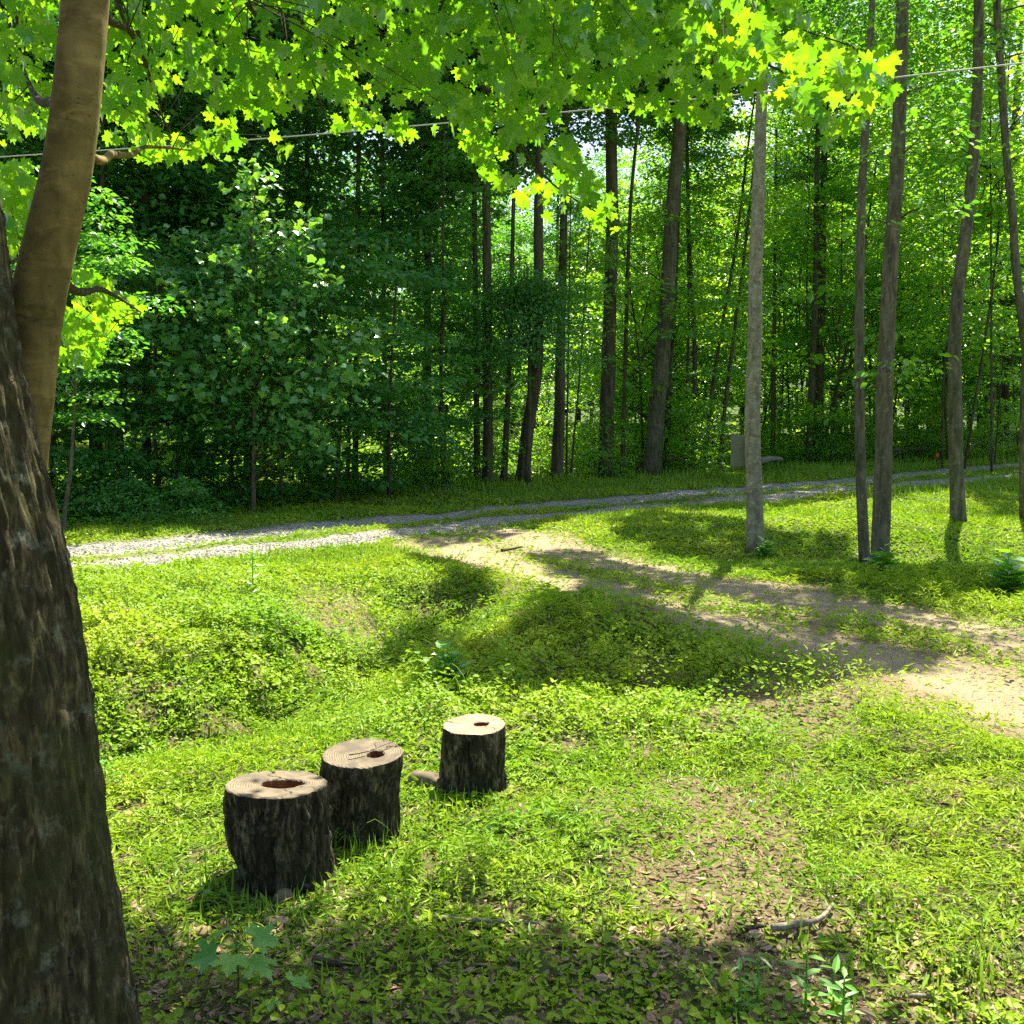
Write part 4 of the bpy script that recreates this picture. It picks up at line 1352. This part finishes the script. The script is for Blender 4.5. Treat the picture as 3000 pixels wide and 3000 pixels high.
def stump(label, loc, R, H, seed, hole, tilt, lean, cutm, flare=.05, asym=None, under=0.0):
    root = thing('log_stump', label, 'log stump', loc, 'hollow log stumps standing on the lawn')
    nt_, nz = 300, 70
    th = np.arange(nt_) / nt_ * 2 * np.pi
    u, v = np.cos(th), np.sin(th)
    base_r = R * (1 + .16 * (fbm(u * 1.1 + seed, v * 1.1, 0, 2) - .5))
    if asym is not None:
        base_r = base_r * (1 + asym[1] * np.maximum(0, np.cos(th - asym[0])) ** 3)
    z = np.linspace(-.05, 1, nz)
    TH, ZZ = np.meshgrid(np.arange(nt_), z, indexing='xy')
    U, W = u[TH], v[TH]
    w_ = (fbm(U * 2 + seed, W * 2, ZZ * 1.8, 2) - .5) * 1.6
    rid = np.abs(fbm(U * 6 + w_ + seed, W * 6 + w_, ZZ * 2.2, 3) - .5) * 2
    pl = sstep(.42, .58, fbm(U * 8 + seed, W * 8, ZZ * 5, 3)) - .5
    rr = base_r[TH] * (1 + flare * np.exp(-np.clip(ZZ, 0, 2) / .18)) + R * (.16 * (rid - .3) + .07 * pl) * 1.0
    rr = rr + (base_r[TH] - rr) * .75 * sstep(.82, .98, ZZ)
    rr = rr - R * under * np.exp(-((ZZ - .12) / .22) ** 2) * np.maximum(0, -U) ** 2
    rr[-1] = rr[-2] * .992
    X = rr * U + lean[0] * ZZ
    Y = rr * W + lean[1] * ZZ
    Ztop = H + tilt[0] * X + tilt[1] * Y + .006 * (fbm(U * 4 + seed, W * 4, 0, 2) - .5)
    Zc = np.where(ZZ >= 0, ZZ * Ztop, ZZ * .6)
    V = np.stack([X, Y, Zc], -1).reshape(-1, 3)
    i, j = np.meshgrid(np.arange(nz - 1), np.arange(nt_), indexing='ij')
    q = np.stack([i * nt_ + j, i * nt_ + (j + 1) % nt_, (i + 1) * nt_ + (j + 1) % nt_, (i + 1) * nt_ + j], -1).reshape(-1, 4)
    mobj('bark', V, [q], M['bark_stump'], root, smooth=True)
    # cut face ring with irregular hollow, local origin at the pith so the year rings run round it
    hx, hy, ha, hb = hole
    hr = 1 / np.sqrt((u / ha) ** 2 + (v / hb) ** 2) * (1 + .35 * (fbm(u * 2.2 + seed * 2, v * 2.2, 0, 3) - .5))
    hole_xy = np.column_stack([hx + hr * u, hy + hr * v])
    ox = np.array([lean[0] + hx, lean[1] + hy, H])
    nr = 22
    s = np.linspace(0, 1, nr)[:, None, None]
    outer = np.column_stack([X[-1], Y[-1]])
    inner = hole_xy + np.array([lean[0], lean[1]])
    XY = inner[None] * (1 - s) + outer[None] * s
    zz = H + tilt[0] * XY[..., 0] + tilt[1] * XY[..., 1] + .006 * (fbm(XY[..., 0] * 20, XY[..., 1] * 20, seed, 3) - .5)
    zz = np.where(s[..., 0] > .999, Zc[-1][None], zz)
    zz[-2] += .003
    zz = zz - np.where(s[..., 0] < .03, .006, 0)
    # radial drying cracks
    ang = np.arctan2(XY[..., 1] - hy, XY[..., 0] - hx)
    for ca, wd, dp in ((seed * 1.7 % 6.28, .035, .03), ((seed * 2.9 + 2) % 6.28, .02, .02), ((seed * .7 + 4) % 6.28, .025, .02)):
        da = np.abs((ang - ca + .12 * np.sin(s[..., 0] * 9) + np.pi) % (2 * np.pi) - np.pi)
        zz = zz - dp * np.clip(1 - da / wd, 0, 1) * (s[..., 0] > .06) * (s[..., 0] < .97)
    V = np.concatenate([np.concatenate([XY, zz[..., None]], -1).reshape(-1, 3)]) - ox
    i, j = np.meshgrid(np.arange(nr - 1), np.arange(nt_), indexing='ij')
    q = np.stack([i * nt_ + j, (i + 1) * nt_ + j, (i + 1) * nt_ + (j + 1) % nt_, i * nt_ + (j + 1) % nt_], -1).reshape(-1, 4)
    o = mobj('cut_face', V, [q], cutm, root, smooth=True)
    o.location = ox
    # hollow
    nd = 12
    d = np.linspace(0, 1, nd)[:, None]
    k = 1 - .15 * d + .25 * (fbm(u[None] * 5 + seed, v[None] * 5, d * 4, 3) - .5) * (d > .02)
    hxw, hyw = (inner - inner.mean(0)).T
    X2, Y2 = inner.mean(0)[0] + hxw[None] * k, inner.mean(0)[1] + hyw[None] * k
    Z2 = zz[0][None] - d * .17 + .012 * (fbm(u[None] * 6, v[None] * 6, d * 9 + seed, 2) - .5)
    Z2[0] = zz[0] - .0005
    V = np.concatenate([np.stack([X2, Y2, Z2], -1).reshape(-1, 3), [[X2[-1].mean(), Y2[-1].mean(), Z2[-1].mean() - .01]]])
    i, j = np.meshgrid(np.arange(nd - 1), np.arange(nt_), indexing='ij')
    q = np.stack([i * nt_ + j, i * nt_ + (j + 1) % nt_, (i + 1) * nt_ + (j + 1) % nt_, (i + 1) * nt_ + j], -1).reshape(-1, 4)
    jj = np.arange(nt_)
    tri = np.stack([(nd - 1) * nt_ + jj, (nd - 1) * nt_ + (jj + 1) % nt_, np.full(nt_, nd * nt_)], 1)
    mobj('hollow', V, [tri, q], M['hollow'], root, smooth=True)
    return root


CUT_A = cut_mat('weathered_cut', (.21, .17, .115), (.105, .08, .05), (.095, .078, .058))
CUT_B = cut_mat('fresh_cut', (.36, .30, .20), (.25, .19, .12), (.19, .15, .10))
hz = lambda x, y: float(hgt(x, y)) - .015
stump('widest log stump, in front, with flaky bark and a broad rotted hollow', (STUMPS[0][0], STUMPS[0][1], hz(*STUMPS[0][:2])), .178, .345, 1.3, (.02, .015, .075, .06), (-.02, -.07), (-.02, 0), CUT_A, .02, None, .20)
stump('middle log stump with a round hole and a thin twig lying across its top', (STUMPS[1][0], STUMPS[1][1], hz(*STUMPS[1][:2])), .143, .335, 4.1, (.045, 0.0, .034, .038), (0, .09), (.028, 0), CUT_A, .10, (math.pi, .14))
stump('smallest rear log stump with the palest cut top and a flared foot', (STUMPS[2][0], STUMPS[2][1], hz(*STUMPS[2][:2])), .126, .300, 7.7, (.025, .01, .034, .030), (.0, .07), (.01, 0), CUT_B, .22, (math.pi * 1.1, .12))


def prism_tube(name, label, cat, pts, radii, mat, n=16, sides=8, group=None, seed=0):
    P = smooth_path(np.array(pts, float), n)
    L = P[0].copy()
    V, f = tube(P - L, np.interp(np.linspace(0, 1, n), np.linspace(0, 1, len(radii)), radii), sides, bark_disp(.18, 2, 14, seed))
    o = mobj(name, V, f, mat, None, smooth=True)
    o.location = L
    return tag(o, label, cat, group)


def gp(px, py, up=0.0):
    p = ground(px, py)
    p[2] += up
    return p


s2 = np.array([STUMPS[1][0], STUMPS[1][1], hz(*STUMPS[1][:2]) + .345])
prism_tube('twig', 'thin pale twig lying across the top of the middle log stump', 'twig', [s2 + [-.02, -.05, .0], s2 + [.05, -.01, .003], s2 + [.11, .05, .012], s2 + [.16, .09, .016]], [.0035, .0015], M['dead'], 12, 6)
for i, (lab, pts, r) in enumerate((
        ('crooked dead stick lying on the sunlit soil near the bottom shadow', [(2260, 2745), (2330, 2735), (2400, 2715), (2440, 2670)], .012),
        ('short dead stick half in shadow left of the crooked one', [(2170, 2752), (2210, 2742), (2245, 2738)], .010),
        ('straight grey stick lying across the shaded soil right of the front stump', [(1270, 2708), (1380, 2716), (1480, 2720), (1580, 2722)], .009),
        ('dark forked stick in the shaded litter at the bottom', [(1060, 2840), (1120, 2815), (1180, 2775)], .008),
        ('thick rotten stick in the dark litter left of the forked one', [(920, 2835), (980, 2845), (1050, 2850)], .013),
        ('pale thin stick beside the foot of the old maple', [(365, 2755), (420, 2765), (480, 2770)], .007),
        ('long crooked stick on the litter near the foot of the old maple', [(440, 2690), (470, 2740), (500, 2790), (520, 2830)], .008),
        ('light dead stick lying in the grass at the bottom right', [(2650, 2938), (2720, 2945), (2790, 2958)], .008),
        ('small stick lying on the dirt of the driveway mouth', [(1470, 1620), (1500, 1616), (1530, 1610)], .022))):
    prism_tube('stick', lab, 'stick', [gp(px, py, r * .9 + .012) for px, py in pts], [r, r * .8, r * .45], M['dead'] if i in (0, 2, 5, 7) else M['twig'], 14, 7, 'fallen sticks on the lawn', i)


def stone(label, px, py, s, col, seed, name='stone', cat='stone'):
    p = gp(px, py)
    m, nt = new_mat(name)
    g = N(nt, 'ShaderNodeTexCoord').outputs['Object']
    n = noise(nt, 30, 5, .6, g)
    surf(nt, ramp(nt, n, [(.3, tuple(.6 * c for c in col)), (.7, col)]), .9, n, .5, .006)
    k, l = 28, 16
    th, ph = np.meshgrid(np.arange(k) / k * 2 * np.pi, np.linspace(-np.pi / 2, np.pi / 2, l), indexing='xy')
    x, y, z = np.cos(th) * np.cos(ph), np.sin(th) * np.cos(ph), np.sin(ph)
    q = 4
    e = lambda v: np.sign(v) * np.abs(v) ** .75
    r = 1 + .5 * (fbm(x * 1.4 + seed, y * 1.4, z * 1.4, 3) - .5)
    V = np.stack([e(x) * r * s[0], e(y) * r * s[1], e(z) * r * s[2]], -1).reshape(-1, 3)
    i, j = np.meshgrid(np.arange(l - 1), np.arange(k), indexing='ij')
    f = np.stack([i * k + j, i * k + (j + 1) % k, (i + 1) * k + (j + 1) % k, (i + 1) * k + j], -1).reshape(-1, 4)
    o = mobj(name, V, [f], m, None, smooth=True)
    o.location = (p[0], p[1], p[2] + s[2] * .45)
    o.rotation_euler = (0, 0, seed)
    return tag(o, label, cat)


stone('brown stone tucked against the foot of the front stump', 832, 2640, (.034, .028, .024), (.19, .15, .08), 2.0)
stone('flat tan stone lying in the shaded litter below the front stump', 810, 2705, (.036, .025, .012), (.24, .19, .12), 3.1)
stone('rounded tan stone in the shade between the old maple and the front stump', 590, 2745, (.025, .022, .020), (.21, .16, .08), 4.2)
stone('small white pebble shining in the sunny grass', 2206, 2358, (.016, .013, .012), (.7, .68, .62), 5.3, 'pebble', 'pebble')
stone('grey broken slab of wood leaning at the left foot of the rear stump', 1248, 2310, (.075, .045, .05), (.17, .13, .09), 6.0, 'wood_chunk', 'wood chunk')

# ---------------------------------------------------------------- sign board on the back of the pale trunk
def build_sign():
    B, P = T13[1], T13[2]
    yb = B[1] + .125
    a, b = at(2142, 1275, yb), at(2224, 1368, yb)
    w, h = b[0] - a[0], a[2] - b[2]
    c = np.array([(a[0] + b[0]) / 2, yb + .01, (a[2] + b[2]) / 2])
    root = thing('sign_board', 'olive grey rounded board seen from behind, fixed to the pale speckled trunk', 'sign', c)
    r, pts = .035, []
    for cx, cz, a0 in ((w / 2 - r, h / 2 - r, 0), (-w / 2 + r, h / 2 - r, 90), (-w / 2 + r, -h / 2 + r, 180), (w / 2 - r, -h / 2 + r, 270)):
        for k in range(7):
            t = math.radians(a0 + 15 * k)
            pts.append((cx + r * math.cos(t), cz + r * math.sin(t)))
    n = len(pts)
    V, rings = [], [(-.006, .985), (-.004, 1), (.004, 1), (.006, .985)]
    for yy, s in rings:
        V += [(x * s, yy, z * s) for x, z in pts]
    V += [(0, -.006, 0), (0, .006, 0)]
    f4 = [[k * n + i, k * n + (i + 1) % n, (k + 1) * n + (i + 1) % n, (k + 1) * n + i] for k in range(3) for i in range(n)]
    f3 = [[4 * n, (i + 1) % n, i] for i in range(n)] + [[4 * n + 1, 3 * n + i, 3 * n + (i + 1) % n] for i in range(n)]
    m, nt = new_mat('sign_back')
    g = N(nt, 'ShaderNodeTexCoord').outputs['Object']
    nn = noise(nt, 12, 5, .6, g)
    surf(nt, ramp(nt, nn, [(.3, (.13, .14, .08)), (.7, (.17, .18, .11))]), .6, nn, .1, .002, .4)
    mobj('panel', V, [np.array(f3), np.array(f4)], m, root)
    mm, nt = new_mat('bolt_steel')
    surf(nt, (.25, .25, .24), .45)
    for z in (-h * .33, h * .33):
        V, f = tube([(0, -.03, z), (0, -.006, z), (0, .007, z), (0, .012, z)], [.006, .006, .012, .009], 10)
        mobj('bolt', V, f, mm, root)


build_sign()

# ---------------------------------------------------------------- white cable strung across
def build_cable():
    m, nt = new_mat('white_cable')
    surf(nt, (.42, .42, .40), .6, spec=.3)
    pts = [at(-900, 520, 9.8), at(0, 460, 9.0), at(700, 412, 8.3), at(1400, 352, 7.6), at(2100, 284, 6.9), at(2640, 225, 6.35), at(3000, 184, 6.0), at(3900, 70, 5.4)]
    P = smooth_path(np.array(pts), 80)
    V, f = tube(P, np.full(80, .0044), 8)
    tag(mobj('cable', V, f, m, None, smooth=True), 'thin white cable strung across the clearing behind the maple leaves', 'cable')


build_cable()

# ---------------------------------------------------------------- fallen wood at the forest edge
for i, (lab, a, b, r) in enumerate((
        ('long pale fallen log low in the brush at the far right verge', (2560, 1322, .5), (2780, 1316, .35), .09),
        ('weathered fallen trunk slanting in the brush pile at the far right', (2600, 1340, .2), (2720, 1302, .7), .08),
        ('thin bleached branch lowest in the brush pile at the far right', (2580, 1342, .1), (2690, 1338, .12), .05),
        ('grey dead branch sticking up from the brush beside the grey leaning trunk', (2840, 1318, .2), (2875, 1290, .9), .04),
        ('fallen log lying right of the pale speckled trunk at the forest edge', (2225, 1352, .35), (2290, 1345, .42), .10),
        ('dead branch lying behind the biggest leaning trunk', (1955, 1345, .5), (2010, 1352, .3), .07),
        ('slanting dead branch propped left of the biggest leaning trunk', (1850, 1385, .1), (1900, 1345, .8), .05),
        ('dark slanting dead branch against the biggest leaning trunk', (1870, 1205, 3.4), (1905, 1240, 2.9), .05))):
    y = 26 if a[0] < 2200 else (27 if a[0] < 2400 else 33)
    pa, pb = at(a[0], a[1], y), at(b[0], b[1], y + .6)
    mid = (pa + pb) / 2 + np.array([0, 0, .04])
    prism_tube('fallen_branch', lab, 'dead branch', [pa, mid, pb], [r, r * .8, r * .5], M['dead'] if i < 5 else M['bark_mid'], 14, 8, 'dead wood lying along the forest edge', i)


def build_flag():
    y = 32
    p = at(2742, 1333, y)
    g = float(hgt(p[0], y))
    root = thing('marker_flag', 'tiny orange marker flag at the far right brush pile', 'marker flag', (p[0], y, g))
    m1, nt = new_mat('flag_wire')
    surf(nt, (.3, .3, .3), .5)
    m2, nt = new_mat('flag_orange')
    surf(nt, (.85, .16, .03), .6)
    V, f = tube([(0, 0, -.05), (0, 0, p[2] - g + .06)], [.006, .006], 6)
    mobj('stake', V, f, m1, root)
    n = 8
    t = np.linspace(0, .09, n)
    zz = p[2] - g
    A = np.stack([t, .012 * np.sin(t * 60) - .004, np.full(n, zz + .06)], -1)
    Bv = A - [0, 0, .12]
    Cv = A + [0, .004, 0]
    D = Bv + [0, .004, 0]
    V = np.concatenate([A, Bv, Cv, D])
    k = np.arange(n - 1)
    q = np.concatenate([np.stack([k, k + 1, n + k + 1, n + k], 1), np.stack([2 * n + k, 3 * n + k, 3 * n + k + 1, 2 * n + k + 1], 1), np.stack([k, 2 * n + k, 2 * n + k + 1, k + 1], 1), np.stack([n + k, n + k + 1, 3 * n + k + 1, 3 * n + k], 1)])
    mobj('flag', V, [q], m2, root)


build_flag()

# ---------------------------------------------------------------- single weeds and tufts one can point to
def weed(label, px, py, H, nl, size, tpl, mat='weed', lean=(0, 0), spread=.05, name='weed', cat='weed', stems=1, group=None, upright=.3, stemcol=None):
    g = gp(px, py)
    root = thing(name, label, cat, g, group)
    for s in range(stems):
        o = rng.normal(0, .03, 2) * (stems > 1)
        hh = H * (1 if s == 0 else rng.uniform(.55, .95))
        P = smooth_path([(o[0], o[1], -.02), (o[0] + lean[0] * .4, o[1] + lean[1] * .4, hh * .5), (o[0] + lean[0], o[1] + lean[1], hh)], 10)
        V, f = tube(P, np.linspace(.0035, .0014, 10) * (1 + H * 2), 6)
        mobj('stem', V, f, stemcol or M['weed'], root, smooth=True)
        mb = MB()
        t = np.linspace(.25, 1, nl)
        i = (t * 9).astype(int)
        a = np.arange(nl) * 2.4 + rng.random() * 6
        dirv = np.column_stack([np.cos(a), np.sin(a), np.full(nl, upright) + rng.normal(0, .15, nl)])
        nrm = np.column_stack([rng.normal(0, .2, nl), rng.normal(0, .2, nl), np.ones(nl)])
        add_leaves(mb, P[i], dirv, nrm, size * rng.uniform(.7, 1.15, nl), tpl, 0)
        mb.build('leaves', [M[mat]], root)
    return root


weed('tall upright weed with narrow leaves standing on the bank beside the gravel road', 742, 1765, .50, 26, .10, tpl_oval(.3))
weed('small seedling with bent dark stem and lit leaves behind the rear stump', 1288, 2032, .24, 12, .06, OVALB, lean=(-.12, 0), stemcol=M['twig'])
weed('broad-leaved dark green weed clump just right of the bent seedling', 1318, 2020, .26, 14, .11, OVAL, stems=3)
weed('leafy plant with long bright leaves at the right picture edge by the driveway', 2960, 1755, .42, 16, .20, OVAL, stems=4)
weed('leafy weed with long leaves in the shade under the twin trunks', 2580, 1690, .32, 14, .16, OVAL, stems=4)
weed('broad-leaved weed at the foot of the pale speckled trunk', 2235, 1640, .22, 12, .14, OVAL, stems=4)
weed('bright young plant with five pointed leaves at the bottom right', 2360, 2960, .15, 7, .07, tpl_oval(.4))
weed('slim seedling with pointed leaves left of the bright plant at the bottom right', 2165, 2970, .15, 9, .06, tpl_oval(.25), upright=.1, stems=2)
weed('bright leafy sprig rightmost at the bottom edge near the light stick', 2430, 2990, .14, 10, .06, tpl_oval(.3), stems=2)
weed('lone leafy sprig half way between the old maple and the ditch', 310, 2320, .14, 10, .10, tpl_oval(.3))
weed('tiny yellowish lit seedling in the litter left of the front stump', 598, 2662, .06, 9, .022, OVALB)


def maple_seedling(label, px, py, H, n, size):
    g = gp(px, py)
    root = thing('maple_seedling', label, 'seedling', g)
    P = smooth_path([(0, 0, -.02), (.01, 0, H * .5), (.0, .02, H)], 8)
    V, f = tube(P, np.linspace(.003, .0016, 8), 6)
    mobj('stem', V, f, M['twig'], root, smooth=True)
    mb = MB()
    a = np.arange(n) * 2.4
    d = np.column_stack([np.cos(a), np.sin(a), np.full(n, .05)])
    for k in range(n):
        z0 = P[-1] - [0, 0, .02 * (k // 2)]
        q = z0 + d[k] * .05 + [0, 0, .02]
        V, f = tube([z0, (z0 + q) / 2 + [0, 0, .008], q], [.0012, .0011, .001], 5)
        mb.add(V, f, 1)
        add_leaves(mb, q[None], d[k:k + 1] + [[0, 0, -.2]], np.array([[rng.normal(0, .2), -.25 + rng.normal(0, .2), 1]]), size * rng.uniform(.8, 1.1), MAPLES[k % 4], 0)
    mb.build('leaves', [M['weed'], M['twig']], root)


maple_seedling('large-leaved maple seedling in the shade at the bottom near the old maple', 690, 2960, .17, 7, .085)
maple_seedling('small maple seedling with pale upturned leaves in the litter at the bottom', 800, 3000, .08, 4, .05)


def tuft(label, px, py, n, L, spread=.04, mat='grass'):
    g = gp(px, py)
    mb = MB()
    for _ in range(n):
        a, l = rng.random() * 6.28, rng.uniform(.25, .9)
        h = L * rng.uniform(.5, 1.1)
        b = np.array([rng.normal(0, spread), rng.normal(0, spread), -.01])
        e = np.array([math.cos(a), math.sin(a), 0])
        P = np.array([b, b + e * l * h * .25 + [0, 0, h * .6], b + e * l * h * .65 + [0, 0, h * .85], b + e * l * h * 1.1 + [0, 0, h * (.95 - .5 * l)]])
        P = smooth_path(P, 8)
        w = np.array([-e[1], e[0], 0]) * .0035
        wt = np.linspace(1, .1, 8)[:, None]
        V = np.concatenate([P - w * wt, P + w * wt])
        k = np.arange(7)
        mb.add(V, [np.stack([k, k + 1, 8 + k + 1, 8 + k], 1)], 0, rng.random())
    o = mb.build('grass_tuft', [M[mat]])
    o.location = g
    return tag(o, label, 'grass tuft')


tuft('tuft of long arching grass blades at the foot of the middle stump', 1000, 2500, 16, .16)
tuft('tuft of long arching pale grass blades behind the rear stump', 1375, 2050, 16, .22)
tuft('tall grass tuft beside the sunny grass in front of the ditch', 1035, 2110, 26, .17, .08)
tuft('darker green grass tuft in the open sunny lawn', 2280, 2330, 60, .12, .10)
tuft('thin tall grass blades standing alone in the sunny lawn right of the stumps', 2225, 2180, 12, .20, .05)
tuft('tuft of coarse arching grass at the lower right corner', 2900, 2890, 26, .22, .05)

# bare twigs on the grey trunk far right
def bare_twigs():
    root = [o for o in bpy.data.objects if o.get('label', '').startswith('grey leaning trunk far right')][0]
    B = np.array(root.location)
    y = B[1]
    for pts in ([(2930, 800), (2960, 760), (2995, 730)], [(2925, 880), (2965, 860), (3010, 835)], [(2925, 680), (2960, 610), (2985, 640)], [(2915, 960), (2880, 985), (2850, 1000)]):
        P = smooth_path(np.array([at(a, b, y - .1) for a, b in pts]), 10) - B
        V, f = tube(P, np.linspace(.03, .008, 10), 6)
        mobj('dead_limb', V, f, M['dead'], root, smooth=True)


bare_twigs()

# ---------------------------------------------------------------- camera, light, render settings
cam = bpy.data.cameras.new('camera')
cam.sensor_width = 36
cam.lens = 36 * F / 3000
cam.clip_end = 2000
co = bpy.data.objects.new('camera', cam)
co.location = CAM
co.rotation_euler = (math.pi / 2 - PITCH, 0, 0)
link(co)
sc.camera = co

w = bpy.data.worlds.new('World')
sc.world = w
w.use_nodes = True
nt = w.node_tree
nt.nodes.clear()
sky = nt.nodes.new('ShaderNodeTexSky')
sky.sky_type = 'NISHITA'
sky.sun_disc = False
sky.sun_elevation = SUN_EL
sky.sun_rotation = SUN_AZ
sky.air_density = 1.0
sky.ozone_density = 1.0
sky.dust_density = 2.0
bg = nt.nodes.new('ShaderNodeBackground')
bg.inputs[1].default_value = 0.08
wo = nt.nodes.new('ShaderNodeOutputWorld')
nt.links.new(sky.outputs[0], bg.inputs[0])
nt.links.new(bg.outputs[0], wo.inputs[0])

sl = bpy.data.lights.new('sun', 'SUN')
sl.energy = 5.0
sl.angle = math.radians(.55)
sl.color = (1.0, .93, .74)
so = bpy.data.objects.new('sun', sl)
so.rotation_euler = Vector(SUN).to_track_quat('Z', 'Y').to_euler()
link(so)

sc.view_settings.view_transform = 'Standard'
sc.view_settings.look = 'None'
sc.view_settings.gamma = 1
sc.view_settings.exposure = 1.85
sc.render.engine = 'CYCLES'
cy = sc.cycles
cy.max_bounces = 7
cy.diffuse_bounces = 4
cy.glossy_bounces = 2
cy.transmission_bounces = 4
cy.sample_clamp_indirect = 8
cy.use_denoising = False
